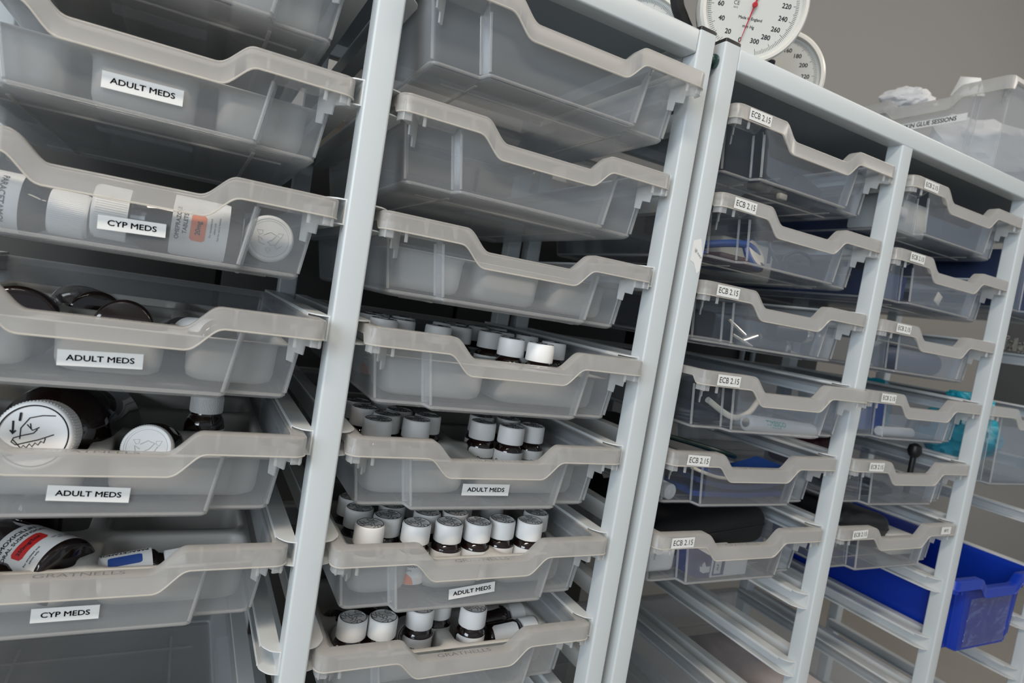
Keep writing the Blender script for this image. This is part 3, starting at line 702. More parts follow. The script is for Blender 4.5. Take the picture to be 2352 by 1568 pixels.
# third level: bottles lying on their sides seen through the front
PARA = lab_writer([('PARACETAMOL', 5.2, 0, 0, .1)], None)
def para(l, r, zc, Ln):
    bm = B(); text(bm, 'PARACETAMOL', 6.0, lambda a, b: (r * math.sin(a / r), -r * math.cos(a / r), zc + 22 + b), .1); obj('label_lettering', mesh('label_lettering', bm, 'blk', False), l)
    bm = B(); patch(bm, r - .1, -.45, .5, zc - 12, zc + 12, 12, 2); p = obj('label_colour_patch', mesh('label_colour_patch', bm, 'lblue', angle=60), l)
big_bottle('paracetamol bottle lying on its side, white cap to the right, behind the CYP MEDS front', LC(1, 2, -152, 58, -51), lay((1, 0.0, -.02), (0, -1, .1)), 24, 124, 18, 27, (14, 80, -80, 80, para), relief_mark)
def omep(l, r, zc, Ln):
    bm = B()
    f = lambda off, s: (lambda a, b: (r * math.sin((a) / r + s), -r * math.cos((a) / r + s), zc + off + b))
    g = lambda off: (lambda a, b: (r * math.sin((a) / r), -r * math.cos((a) / r), zc + off + b))
    text(bm, 'OMEPRAZOLE', 4.6, g(17), .08); text(bm, 'TABLETS', 4.6, g(11.5), .08)
    for i, s in enumerate(['For simulated oral', 'admin only', 'Not for use in humans']): text(bm, s, 2.3, g(-8 - 3.2 * i), .02)
    obj('label_lettering', mesh('label_lettering', bm, 'blk', False), l)
    bm = B(); patch(bm, r - .1, -.5, .35, zc - 4.5, zc + 7.5, 12, 2); p = obj('label_colour_patch', mesh('label_colour_patch', bm, 'orange', angle=60), l)
    bm = B(); text(bm, '20mg', 5.5, lambda a, b: ((r + .1) * math.sin(a / r - .08), -(r + .1) * math.cos(a / r - .08), zc + 1.5 + b), .1); obj('strength_lettering', mesh('strength_lettering', bm, 'blk', False), p)
big_bottle('omeprazole bottle lying sideways, orange strength patch, cap behind the upper CYP MEDS sticker', LC(1, 2, 88, 57, -48), lay((-1, 0, .02), (0, -1, .1)), 27, 114, 22, 26, (12, 56, -72, 72, omep))
big_bottle('white cap of a bottle facing outward, right end of the upper CYP MEDS tray', LC(1, 2, 112, 148, -42), axis_rot((0, -1, -.02), 180), 24, 98, 21.5, 18, None, relief_mark)
# sixth level
AMX = lab_writer([('AMOXICILLIN', 7, 0, 24, .15), ('ORAL SUSPENSION', 6, 0, 15, .1), ('LOT NO. SAMPLE', 2.6, -20, -8, .05), ('For simulated oral', 3, 8, -12, .03), ('admin only', 3, 12, -16, .03)], ('red', -15, 15, -2, 9, '250mg/5ml'))
def amox(l, r, zc, Ln):
    bm = B(); g = lambda off, ao=0: (lambda a, b: (r * math.sin((a + ao) / r), -r * math.cos((a + ao) / r), zc + off + b))
    text(bm, 'AMOXICILLIN', 6.2, g(17), .15); text(bm, 'ORAL SUSPENSION', 5.2, g(10), .08)
    text(bm, 'For simulated oral', 2.6, g(-14, -10), .03); text(bm, 'admin only', 2.6, g(-17.5, -10), .03); text(bm, 'LOT NO. SAMPLE', 2.6, g(-12, 22), .06); text(bm, 'EXP: 02/2026', 2.6, g(-15.5, 22), .06)
    obj('label_lettering', mesh('label_lettering', bm, 'blk', False), l)
    bm = B(); patch(bm, r - .1, -.55, .45, zc - 8, zc + 5, 12, 2.2); p = obj('label_colour_patch', mesh('label_colour_patch', bm, 'red', angle=60), l)
    bm = B(); text(bm, '250mg/5ml', 5, lambda a, b: ((r + .1) * math.sin((a - 2) / r), -(r + .1) * math.cos((a - 2) / r), zc - 1.5 + b), .1); obj('strength_lettering', mesh('strength_lettering', bm, 'blk', False), p)
dv = Vector((-0.72, .69, -.02)).normalized(); cc = Vector((-36, 76, -40)); b0 = cc + dv * -32
ax = dv; up = Vector((0.0, -.62, .78)); up = (up - ax * up.dot(ax)).normalized()      # side of the label
xx = (-up).cross(ax); Rm = Matrix((xx, -up, ax)).transposed()
big_bottle('amoxicillin bottle lying at a slant with red strength patch on its label', LC(1, 5, *(b0)), Rm, 29, 120, 22, 18, (5, 56, -85, 85, amox))
def para2(l, r, zc, Ln):
    bm = B(); g = lambda off: (lambda a, b: (r * math.sin(b / r + off), -r * math.cos(b / r + off), zc - a))
    text(bm, 'PARACETAMOL', 5.6, g(-.62), .1); obj('label_lettering', mesh('label_lettering', bm, 'blk', False), l)
    bm = B(); patch(bm, r - .1, -.3, .25, zc - 13, zc + 14, 12, 2.2); obj('label_colour_patch', mesh('label_colour_patch', bm, 'cobalt', angle=60), l)
ax = Vector((.97, .12, .12)).normalized(); up = Vector((0, -.5, .86)); up = (up - ax * up.dot(ax)).normalized(); xx = (-up).cross(ax); Rm = Matrix((xx, -up, ax)).transposed()
big_bottle('small bottle lying with blue patch on its label, white cap to the right, beside amoxicillin', LC(1, 5, 2, 62, -50), Rm, 18, 78, 13, 18, (6, 50, -90, 90, para2))
big_bottle('dark bottle standing in the shade at the back of the lower CYP MEDS tray', LC(1, 5, -58, 168, -68), None, 24, 80, 17, 16)
big_bottle('white capped bottle lying at the front left corner of the lower CYP MEDS tray', LC(1, 5, -100, 62, -50), axis_rot((.9, -.1, .1)), 16, 70, 13, 18)

# ------------------------------------------------------------------ equipment in the clear trays
def one(name, label, cat, loc, bm, m, rot=None, group=None, angle=35, smooth=True):
    return thing(name, label, cat, loc, rot, group, mesh(name, bm, m, smooth, angle))
ZB = -76.0
def coil(bm, cx, cy, z, rad, turns, r, ry=None, wob=4):
    pts = []
    for i in range(int(turns * 20)):
        a = 2 * math.pi * i / 20; q = rad + wob * math.sin(a * .7)
        pts.append((cx + q * math.cos(a), cy + (ry or rad) / rad * q * math.sin(a), z + r + .35 * r * i / 20 + 2 * math.sin(a * 1.3)))
    tube(bm, pts, r, 8)
# third column, first level
bm = B(); coil(bm, 35, 120, ZB + 2, 34, 3, 3.0, 30); one('power_cable', 'dark coiled cable with plug in the top clear tray of the third column', 'cable', LC(3, 0, 0, 0, 0), bm, 'cable')
t = thing('handheld_monitor', 'dark handheld unit leaning in the top clear tray of the third column', 'monitor', LC(3, 0, 92, 110, -46), RX(-62) @ RZ(12))
bm = B(); prism(bm, rrect(36, 26, 9, 6), -11, 11, 'z'); obj('body', mesh('body', bm, 'cable'), t)
bm = B(); prism(bm, rrect(26, 16, 4, 4), 11, 11.6, 'z'); obj('screen', mesh('screen', bm, 'rubber'), t)
bm = B(); lathe(bm, [(4, 0), (13, 1), (15, 6), (12, 14), (4, 17)], 24); one('rubber_foot', 'dark round plug on the floor of the top clear tray, third column', 'plug', LC(3, 0, -48, 55, ZB), bm, 'rubber')
bm = B(); box(bm, (0, 0, 0), (16, 8, 9), 2); one('cable_tag', 'small pale tag beside the dark cable in the top clear tray', 'tag', LC(3, 0, 30, 80, -66), bm, 'cream')
# second level: blue disc, adapter with looped lead
t = thing('stethoscope', 'blue stethoscope with pale disc in a clear tray of the third column', 'stethoscope', LC(3, 1, -20, 95, ZB + 2))
bm = B(); tube(bm, spline([(-90, 60, 12), (-60, 0, 26), (-10, -20, 34), (30, -10, 20), (50, 20, 10), (20, 60, 6), (-50, 70, 8), (-80, 20, 14), (-30, -5, 8), (30, 20, 5)]), 5.5, 10); obj('tubing', mesh('tubing', bm, 'bluedev'), t)
bm = B(); lathe(bm, [(8, -5), (23, -4), (25, 0), (23, 4), (20, 4.5)], 36, Matrix.Translation((10, -18, 24)) @ Matrix.Rotation(math.radians(62), 4, 'X') @ Matrix.Rotation(math.radians(14), 4, 'Y')); obj('chest_piece', mesh('chest_piece', bm, 'bluedev'), t)
bm = B(); lathe(bm, [(1, 4.3), (20, 4.4), (20, 5.2), (1, 5.4)], 36, Matrix.Translation((10, -18, 24)) @ Matrix.Rotation(math.radians(62), 4, 'X') @ Matrix.Rotation(math.radians(14), 4, 'Y')); obj('diaphragm', mesh('diaphragm', bm, 'cream'), t, label='pale diaphragm disc')
t = thing('power_adapter', 'black power adapter with looped lead in a clear tray of the third column', 'adapter', LC(3, 1, 58, 52, ZB))
bm = B(); box(bm, (0, 0, 12), (82, 26, 22), 4, seg=3); obj('body', mesh('body', bm, 'cable'), t)
bm = B(); tube(bm, spline([(-38, 0, 14), (-30, 4, 30), (0, 6, 42), (26, 4, 36), (32, 2, 12)]), 2.4, 8); tube(bm, spline([(-40, 0, 10), (-56, 10, 40), (-40, 24, 60), (-30, 30, 20)]), 2.4, 8); obj('lead', mesh('lead', bm, 'cable'), t)
bm = B(); box(bm, (0, 0, 0), (90, 70, 16), 6); one('dark_pouch', 'maroon flat pouch under the blue stethoscope', 'pouch', LC(3, 1, -40, 100, ZB + 9.5 - 8 + 8), bm, 'maroon')
# third level: steel pieces
t = thing('laryngoscope_set', 'dark handles with steel ends in a clear tray of the third column', 'instrument', LC(3, 2, 0, 0, 0))
for (x, y, z, L_, an, tl) in [(60, 70, -60, 90, 8, 4), (70, 55, -44, 80, -6, -2)]:
    m4 = Matrix.Translation((x - L_ / 2, y, z)) @ Matrix.Rotation(math.radians(an), 4, 'Z') @ Matrix.Rotation(math.radians(90 + tl), 4, 'Y')
    bm = B(); lathe(bm, [(10, 0), (12.5, 2), (12.5, L_ - 10), (10, L_)], 24, m4); h = obj('handle', mesh('handle', bm, 'cable'), t)
    bm = B(); lathe(bm, [(12.9, L_ - 24), (13.3, L_ - 22), (13.3, L_ - 14), (12.9, L_ - 12)], 24, m4); obj('steel_collar', mesh('steel_collar', bm, 'chrome'), h)
for a, b in [((-52, 60, -40), (-24, 52, -58)), ((-50, 50, -60), (-14, 46, -72)), ((-30, 48, -66), (0, 52, -56)), ((62, 44, -70), (84, 44, -72))]:
    bm = B(); tube(bm, [a, b], 2.6, 10); obj('steel_blade', mesh('steel_blade', bm, 'chrome'), t)
bm = B(); coil(bm, -60, 110, ZB + 1, 60, 2, 1.6, 40); one('clear_tubing', 'thin pale tubing along the floor of the tray with steel pieces', 'tubing', LC(3, 2, 0, 0, 0), bm, 'tab')
t = thing('red_marker', 'dark red marked object at the back of the tray with steel pieces', 'marker', LC(3, 2, -10, 215, -36))
bm = B(); box(bm, (0, 0, 0), (60, 22, 46), 8); obj('body', mesh('body', bm, 'maroon'), t); bm = B(); box(bm, (22, -11.4, 10), (10, .6, 10), 0); obj('mark', mesh('mark', bm, 'white'), t)
# fourth level: coiled tube, penlight, black case
t = thing('coiled_tube', 'loops of tubing with metal glints at the left of the penlight tray', 'tubing', LC(3, 3, 0, 0, 0))
bm = B(); coil(bm, -96, 110, ZB + 3, 44, 5, 4.6, 60); obj('tube_loops', mesh('tube_loops', bm, 'cable', angle=60), t)
bm = B(); tube(bm, spline([(-110, 40, -40), (-60, 42, -60), (-10, 60, -56), (40, 90, -42)]), 4, 10); obj('tube_end', mesh('tube_end', bm, 'cream', angle=60), t)
t = thing('penlight', 'white penlight with green lettering lying in the pulled forward clear tray', 'penlight', LC(3, 3, -44, 31, -64), axis_rot((1, .0, -.04), 0))
bm = B(); lathe(bm, [(8, 0), (10.4, .8), (11, 3), (11, 128), (9, 134), (5, 136)], 32); obj('barrel', mesh('barrel', bm, 'white'), t)
bm = B(); lathe(bm, [(1, -.9), (6, -.6), (6.6, .5), (4, 1.5)], 24); obj('lamp_end', mesh('lamp_end', bm, 'chrome'), t)
bm = B()
Rinv = axis_rot((1, .0, -.04), 0).inverted()
def onpen(x, z, a):   # along, up around
    v = Rinv @ Vector((0, -math.cos(a), math.sin(a))); v = Vector((v.x, v.y, 0)).normalized() * 11.25; return (v.x, v.y, x)
text(bm, 'TIMESCO', 9.5, lambda a, b: onpen(46 + a, 0, .42 + b / 11), .2); text(bm, 'HEALTHCARE', 3, lambda a, b: onpen(48 + a, 0, -.05 + b / 11), .02)
obj('barrel_lettering', mesh('barrel_lettering', bm, 'green', False), t, label='green lettering')
bm = B(); box(bm, (0, 0, 0), (120, 110, 40), 16, seg=3); one('black_case', 'black rounded case behind the penlight', 'case', LC(3, 3, 70, 190, -50), bm, 'rubber')
# fifth level: cuff, tube, black bag with green lead
t = thing('pressure_cuff', 'folded blue blood pressure cuff in a clear tray of the third column', 'cuff', LC(3, 4, 20, 78, ZB))
for i, (dx, z, bend) in enumerate([(0, 6, 3), (8, 17, 12), (20, 28, 16)]):
    bm = B(); n = 20; A = []
    for j in range(n + 1):
        u = j / n; x = -95 + 185 * u + dx * .4; zz = z + bend * (2 * u - 1) ** 2
        A.append([bm.verts.new((x, -34, zz - 3.5)), bm.verts.new((x, 34, zz - 3.5)), bm.verts.new((x, 34, zz + 3.5)), bm.verts.new((x, -34, zz + 3.5))])
    for p, q in zip(A, A[1:]):
        for c_ in range(4): bm.faces.new((p[c_], p[(c_ + 1) % 4], q[(c_ + 1) % 4], q[c_]))
    bm.faces.new(A[0]); bm.faces.new(A[-1]); obj('cuff_fold', mesh('cuff_fold', bm, 'bluedev' if i != 1 else 'navy'), t)
bm = B(); tube(bm, spline([(-100, -30, 44), (-60, -38, 34), (-10, -36, 30), (10, -36, 29)]), 2.4, 8); obj('air_hose', mesh('air_hose', bm, 'cream'), t)
bm = B(); lathe(bm, [(4, 0), (10.5, .2), (10.8, 1), (10.8, 90), (9, 92)], 28); lathe(bm, [(1.5, -.6), (3.6, -.4), (4.6, .4)], 20)
one('white_torch', 'white round torch end on at the lower left of the tray with the blue cuff', 'torch', LC(3, 4, -112, 46, -66), bm, 'white', axis_rot((-.1, 1, 0)))
bm = B(); box(bm, (0, 0, 0), (120, 150, 58), 14, seg=3); one('black_case', 'black case at the back left of the tray with the blue cuff', 'case', LC(3, 4, -65, 250, -40), bm, 'rubber')
bm = B(); tube(bm, spline([(-60, 150, -10), (-20, 110, -14), (30, 90, -22), (80, 120, -34), (110, 150, -40)]), 4, 10); tube(bm, spline([(-120, 130, 10), (-110, 110, -10), (-100, 110, -34)]), 3.4, 8)
one('dark_green_hose', 'dark green hose curving over the blue cuff', 'hose', LC(3, 4, 0, 0, 0), bm, mat('dark_green_rubber', (.003, .02, .018), .3))
# sixth level: black zip case, white carton
def zipcase(label, loc, sx, sy, sz, rot=None, mt='fabric'):
    t = thing('zip_case', label, 'case', loc, rot)
    bm = B(); box(bm, (0, 0, 0), (sx, sy, sz), min(sx, sy, sz) * .34, seg=5)
    for v in bm.verts: v.co.z += 3.5 * math.sin(v.co.x * .05) * math.cos(v.co.y * .04)
    obj('shell', mesh('shell', bm, mt, angle=60), t)
    bm = B(); pts = [(a, b, sz * .12 + 3.5 * math.sin(a * .05) * math.cos(b * .04)) for a, b in rrect(sx / 2 + .2, sy / 2 + .2, min(sx, sy, sz) * .34, 8)]
    tube(bm, pts, 1.3, 6, True); tube(bm, [(sx / 2, 0, sz * .12), (sx / 2 + 3, -6, -4)], 1.4, 6); z = obj('zip', mesh('zip', bm, 'rubber'), t)
    return t
zipcase('black zip case lying in the lowest filled clear tray of the third column', LC(3, 5, 20, 165, -28), 225, 180, 58, RX(6) @ RY(-4))
zipcase('second black pouch at the left behind the black zip case', LC(3, 5, -84, 335, -34), 100, 120, 60)
t = thing('glove_carton', 'white carton with dark blue end and white hands picture, under the zip case', 'carton', LC(3, 5, -10, 48, -59), RZ(2) @ RX(0))
bm = B(); box(bm, (14, 0, 0), (74, 42, 30), .8); obj('carton_body', mesh('carton_body', bm, 'white', False), t)
bm = B(); box(bm, (-36, 0, 0), (26, 42.2, 30.2), .8); obj('blue_end', mesh('blue_end', bm, 'tint', False), t, label='dark blue printed end')
bm = B(); prism(bm, [(-44, -4), (-38, -7), (-26, -6), (-26, 2), (-34, 2), (-38, 9), (-41, 6), (-42, 1), (-46, 4)], -21.9, -21.2); obj('hands_picture', mesh('hands_picture', bm, 'white', False), t)
bm = B(); prism(bm, [(-19, -12), (3, -12), (3, 12), (-19, 12)], -21.7, -21.0); em = obj('square_emblem', mesh('square_emblem', bm, 'tint', False), t)
bm = B(); prism(bm, [(-17, -9.5), (-4, -9.5), (-4, 9.5), (-17, 9.5)], -22.0, -21.6); p = obj('emblem_window', mesh('emblem_window', bm, 'white', False), em)
bm = B(); f = front_fn(-10.5, -22.2, 0, 90); text(bm, 'H-F', 6, f, .25); text(bm, 'PREMIUM', 2.8, front_fn(-.5, -22.2, 0, 90), .05); obj('emblem_lettering', mesh('emblem_lettering', bm, 'blk', False), t)
bm = B(); box(bm, (0, 0, 0), (56, 40, 44), 8, seg=3); one('white_pack', 'white soft pack at the left end of the tray with the carton', 'pack', LC(3, 5, -108, 66, -50), bm, 'white')
# fourth column
t = thing('white_device', 'white box with a round knob at the left of the top tray, fourth column', 'device', LC(4, 0, -70, 90, -42))
bm = B(); box(bm, (0, 0, 0), (120, 60, 56), 5); obj('body', mesh('body', bm, 'dial'), t); bm = B(); lathe(bm, [(9, 0), (8, 6), (1, 7)], 20, Matrix.Translation((-14, -30, 4)) @ Matrix.Rotation(math.pi / 2, 4, 'X')); obj('knob', mesh('knob', bm, 'white'), t)
bm = B(); box(bm, (0, 0, 0), (140, 120, 60), 6); one('dark_block', 'dark blue grey box filling the top tray of the fourth column', 'box', LC(4, 0, 66, 98, -42), bm, mat('slate_plastic', (.03, .04, .06), .5))
t = thing('padlocked_pouch', 'blue block with a looped lead in the second tray of the fourth column', 'block', LC(4, 1, -60, 90, ZB + 30))
bm = B(); box(bm, (0, 0, 0), (80, 50, 44), 5); obj('body', mesh('body', bm, 'navy'), t); bm = B(); tube(bm, spline([(-15, -10, 20), (-12, -10, 36), (6, -10, 40), (14, -10, 20)]), 2.2, 8); obj('loop', mesh('loop', bm, 'cable'), t)
bm = B(); coil(bm, 50, 100, ZB + 3, 40, 4, 5, 40); coil(bm, 95, 75, ZB + 3, 26, 3, 4, 26); one('dark_cable', 'dark coiled cables in the second tray of the fourth column', 'cable', LC(4, 1, 0, 0, 0), bm, 'cable')
bm = B(); box(bm, (0, 0, 0), (16, 2, 18), .5, RY(25)); one('cream_tag', 'small cream tag on the dark cables, fourth column', 'tag', LC(4, 1, 42, 46, -50), bm, 'cream')
bm = B(); lathe(bm, [(6, 0), (17, 4), (22, 16), (22, 150), (19, 160), (6, 164)], 32); one('dark_flask', 'dark rounded cylinder lying in the third tray of the fourth column', 'flask', LC(4, 2, -46, 76, -53.5), bm, mat('slate_rubber', (.03, .04, .075), .5), axis_rot((1, 0, 0)))
bm = B(); tube(bm, [(-80, 60, -28), (90, 66, -30)], 2.4, 8); one('steel_rod', 'pale rod resting across the dark cylinder', 'rod', LC(4, 2, 0, 0, 0), bm, 'chrome')
for i, (x, w_) in enumerate([(-62, 30), (-22, 36), (22, 34)]):
    bm = B(); box(bm, (0, 0, 0), (w_, 20, 50), 3); one('blue_pack', 'dark blue pack in the fourth tray of the fourth column, %s' % ['left', 'middle', 'right'][i], 'pack', LC(4, 3, x, 100, -50), bm, 'cobalt', group='blue packs in the fourth column')
bm = B(); lathe(bm, [(6, 0), (8, 2), (8, 100), (6, 104)], 24); one('white_tube', 'white tube lying before the dark blue packs', 'tube', LC(4, 3, -50, 46, -68), bm, 'white', axis_rot((1, .05, 0)))
bm = B(); box(bm, (0, 0, 0), (30, 26, 40), 4); one('cream_box', 'cream box at the left end of the tray with blue packs', 'box', LC(4, 3, -98, 70, -54), bm, 'cream')
t = thing('otoscope', 'dark otoscope with bright lens beside the blue packs', 'otoscope', LC(4, 3, 60, 60, -50))
bm = B(); tube(bm, [(0, 0, -20), (8, 0, 8)], 8, 14); tube(bm, [(8, 0, 8), (40, -4, 4)], 9, 14); obj('handle', mesh('handle', bm, 'cable'), t); bm = B(); lathe(bm, [(10, 0), (8, 6), (3, 14)], 20, Matrix.Translation((38, -4, 4)) @ Matrix.Rotation(math.pi / 2, 4, 'Y')); obj('lens', mesh('lens', bm, 'chrome'), t)
bm = B(); coil(bm, 0, 100, ZB + 3, 60, 4, 4.5, 50); one('steel_tubing', 'coiled grey tubing in the tray below the turquoise film, fourth column', 'tubing', LC(4, 4, 0, 0, 0), bm, 'cable')
bm = B(); lathe(bm, [(5, 0), (5, 16), (9, 20), (12, 28), (10, 38), (3, 42)], 24); tube(bm, [(0, 0, -50), (0, 0, 2)], 5, 12); one('probe', 'black round ended rod standing above the rim of a fourth column tray', 'rod', LC(4, 4, 112, 72, -24), bm, 'rubber')
bm = B(); box(bm, (0, 0, 0), (110, 110, 66), 14, seg=3); one('maroon_case', 'dark maroon case behind the rim, fourth column', 'case', LC(4, 4, 10, 205, -36), bm, 'maroon')
zipcase('black pouch sagging over the rim of the lowest filled tray in the fourth column', LC(4, 5, 10, 150, -34), 150, 170, 62, RY(6), 'rubber')
bm = B(); box(bm, (0, 0, 0), (70, 100, 34), 3); one('white_box', 'white box right of the black pouch in the fourth column', 'box', LC(4, 5, 100, 100, -56), bm, 'dial')
bm = B(); box(bm, (0, 0, 0), (220, 300, 20), 2); one('paper_stack', 'stack of printed papers in the low tray of the fourth column', 'paper', (CX[4], 200, ZK(8) - 66), bm, 'pur')
for c_, k_, nm, lb, mt_, sz, pos in [(3, 0, 'added_grey_case', 'added grey case lightening the back of the top tray, third column', 'dial', (150, 150, 56), (62, 300, -45)), (3, 1, 'pale_carton', 'pale carton standing behind the power adapter in the stethoscope tray', 'cream', (120, 60, 60), (70, 190, -45)),  # grey case added as a pale back in place of light from above
    (3, 2, 'added_dark_case', 'added dark case darkening the back of the tray with steel pieces', 'rubber', (250, 150, 50), (0, 330, -48)), (4, 0, 'added_dark_case', 'added dark case darkening the back of the top tray, fourth column', 'navy', (250, 180, 54), (0, 300, -46)), (4, 1, 'added_dark_case', 'added dark case darkening the back of the tray with the cream tag', 'navy', (250, 180, 52), (0, 300, -47)),  # dark cases added to darken these trays and the gaps seen past them
    (5, 0, 'navy_box', 'navy box inside the deep clear tray at the top right edge', 'navy', (270, 340, 110), (0, 220, -92))]:
    bm = B(); box(bm, (0, 0, 0), sz, 8, seg=3); one(nm, lb, 'case', LC(c_, k_, *pos) if (c_, k_) in YT else (CX[c_] + pos[0], pos[1], ZK(k_) + pos[2]), bm, mt_)
# turquoise film spilling from the deep tray: crumpled sheets
def crumple(name, label, cat, loc, rx, ry, rz_, m, seed, n=26, amp=.35, sharp=True):
    rnd = random.Random(seed); bm = B(); bmesh.ops.create_icosphere(bm, subdivisions=4, radius=1.0)
    dirs = [(Vector((rnd.gauss(0, 1), rnd.gauss(0, 1), rnd.gauss(0, 1))).normalized(), rnd.uniform(.3, 1)) for _ in range(n)]
    for v in bm.verts:
        d = v.co.normalized(); q = 1.0
        for u, a in dirs: q = min(q, (1 - amp * a) / max(.15, d.dot(u)) if d.dot(u) > .3 else 9)
        q2 = sum(abs(math.sin(6 * d.dot(u) * (1 + a))) for u, a in dirs[:6]) / 6
        v.co = Vector((d.x * rx, d.y * ry, d.z * rz_)) * (q * (.8 + .3 * q2))
    return one(name, label, cat, loc, bm, m, angle=22)
crumple('turquoise_film', 'crumpled turquoise film filling the deep clear tray', 'film', (CX[5] - 30, 120, ZK(3) - 74), 108, 96, 72, 'turq', 3)
crumple('turquoise_film', 'crumpled turquoise film rising over the rim of the deep clear tray', 'film', (CX[5] - 95, 72, ZK(3) - 2), 50, 46, 26, 'turq', 5)
crumple('turquoise_film', 'crumpled turquoise film at the back of the deep clear tray', 'film', (CX[5] - 60, 300, ZK(3) - 60), 80, 80, 78, 'turq', 8)

# ------------------------------------------------------------------ on top of the racks
def gauge(label, c, R, nrm, needle=True):
    z = Vector(nrm).normalized(); x = Vector((0, 0, 1)).cross(z).normalized(); y = z.cross(x)
    Rm = Matrix((x, y, z)).transposed()
    t = thing('pressure_gauge', label, 'gauge', c, Rm, 'dial gauges on top of the racks')
    q = R / 75.0
    bm = B(); lathe(bm, [(60 * q, -46 * q), (68 * q, -40 * q), (70 * q, -22 * q), (73 * q, -20 * q), (75 * q, -12 * q), (75 * q, 2 * q), (72 * q, 6 * q), (68 * q, 6 * q), (67 * q, 0), (66.8 * q, -3 * q)], 96, cap1=False)
    obj('bezel', mesh('bezel', bm, 'bezel'), t)
    bm = B(); lathe(bm, [(67 * q, -4 * q), (67 * q, -3 * q)], 72); d = obj('dial', mesh('dial', bm, 'dial', False), t)
    bm = B(); zt = -2.8 * q
    a0 = -98; step = 340.0 / 300.0     # degrees per mmHg, clockwise from the zero at the bottom
    TB = [(0, 9), (20, 35), (40, 60), (60, 83), (220, 262), (300, 342)]      # clockwise from straight down
    def ang(v):
        for (v0, d0), (v1, d1) in zip(TB, TB[1:]):
            if v <= v1: return math.radians(-90 - (d0 + (d1 - d0) * (v - v0) / (v1 - v0)))
    for v in range(0, 301, 2):
        L_ = 8 if v % 20 == 0 else (6 if v % 10 == 0 else 4.6); a = ang(v); ro = 63 * q; ri = ro - L_ * q
        ca, sa = math.cos(a), math.sin(a); w_ = .25 * q
        vs = [bm.verts.new((r_ * ca - s_ * sa * w_, r_ * sa + s_ * ca * w_, zt)) for r_, s_ in ((ri, -1), (ro, -1), (ro, 1), (ri, 1))]; bm.faces.new(vs)
    for v in range(0, 301, 20):
        a = ang(v); rr = 45.5 * q; text(bm, str(v), 8.6 * q, lambda p, s_, a=a, rr=rr: (rr * math.cos(a) + p, rr * math.sin(a) + s_, zt), .12 * q)
    text(bm, 'Made in England', 5.2 * q, lambda p, s_: (p, -17 * q + s_, zt), .03); text(bm, 'mm Hg', 5.6 * q, lambda p, s_: (p, -27 * q + s_, zt), .03)
    text(bm, 'CE', 7 * q, lambda p, s_: (-24 * q + p, -1 * q + s_, zt), .02); text(bm, '0473', 3.2 * q, lambda p, s_: (-24 * q + p, -6.5 * q + s_, zt), .0)
    obj('dial_markings', mesh('dial_markings', bm, 'blk', False), d)
    bm = B(); a = ang(0)
    ca, sa = math.cos(a), math.sin(a)
    def np_(r_, s_): return bm.verts.new((r_ * ca - s_ * sa, r_ * sa + s_ * ca, 1.2 * q))
    bm.faces.new([np_(-18 * q, -1.4 * q), np_(0, -1.1 * q), np_(56 * q, -.3 * q), np_(56 * q, .3 * q), np_(0, 1.1 * q), np_(-18 * q, 1.4 * q)])
    lathe(bm, [(3.6 * q, 0), (3.6 * q, 2.4 * q), (2.6 * q, 3.2 * q)], 24); obj('needle', mesh('needle', bm, 'redneedle'), t, label='red needle')
    bm = B(); lathe(bm, [(67 * q, 3.6 * q), (60 * q, 4.6 * q), (1, 5.6 * q)], 48, cap0=False); obj('cover_glass', mesh('cover_glass', bm, MT['lens']), t)
    # black housing and stand behind
    bm = B(); lathe(bm, [(20 * q, -62 * q), (62 * q, -60 * q), (66 * q, -50 * q), (66 * q, -46 * q)], 48); obj('housing', mesh('housing', bm, 'rubber'), t, label='black round housing')
    bm = B(); box(bm, (0, -30 * q, -58 * q), (96 * q, 84 * q, 26 * q), 4 * q, seg=3); box(bm, (20 * q, -66 * q, -30 * q), (70 * q, 14 * q, 40 * q), 3 * q); obj('stand', mesh('stand', bm, 'rubber'), t, label='black stand')
    return t
lm = bpy.data.materials.new('clear_cover_glass'); lm.use_nodes = True; nt = lm.node_tree; nt.nodes.clear()
o_ = nt.nodes.new('ShaderNodeOutputMaterial'); a_ = nt.nodes.new('ShaderNodeBsdfTransparent'); g_ = nt.nodes.new('ShaderNodeBsdfGlossy'); g_.inputs['Roughness'].default_value = .08
mx = nt.nodes.new('ShaderNodeMixShader'); mx.inputs[0].default_value = .06; nt.links.new(a_.outputs[0], mx.inputs[1]); nt.links.new(g_.outputs[0], mx.inputs[2]); nt.links.new(mx.outputs[0], o_.inputs[0]); MT['lens'] = lm
bm = B(); tube(bm, spline([(428, 150, 236), (438, 150, 210), (450, 150, 196), (470, 150, 170), (478, 150, 111)]), 9, 8)
one('black_strap', 'black strap hanging between the two left dial gauges', 'strap', (0, 0, 0), bm, 'fabric')
C0 = Vector((-118.5, -580.3, -237.6))
def face(c, turn): 
    d = (C0 - Vector(c)); d.z *= .55; return RZ(turn) @ d.normalized()
gauge('round white dial gauge in front with red needle at zero, on the rack top', (491, 58, 199), 72, face((491, 58, 199), 20))
gauge('round dial gauge half hidden behind the larger looking gauge, right of it', (672, 174, 186), 74, face((672, 174, 186), 2))
gauge('round dial gauge at the left, only its edge above the top rail', (438, 230, 181), 74, face((438, 230, 181), 0))
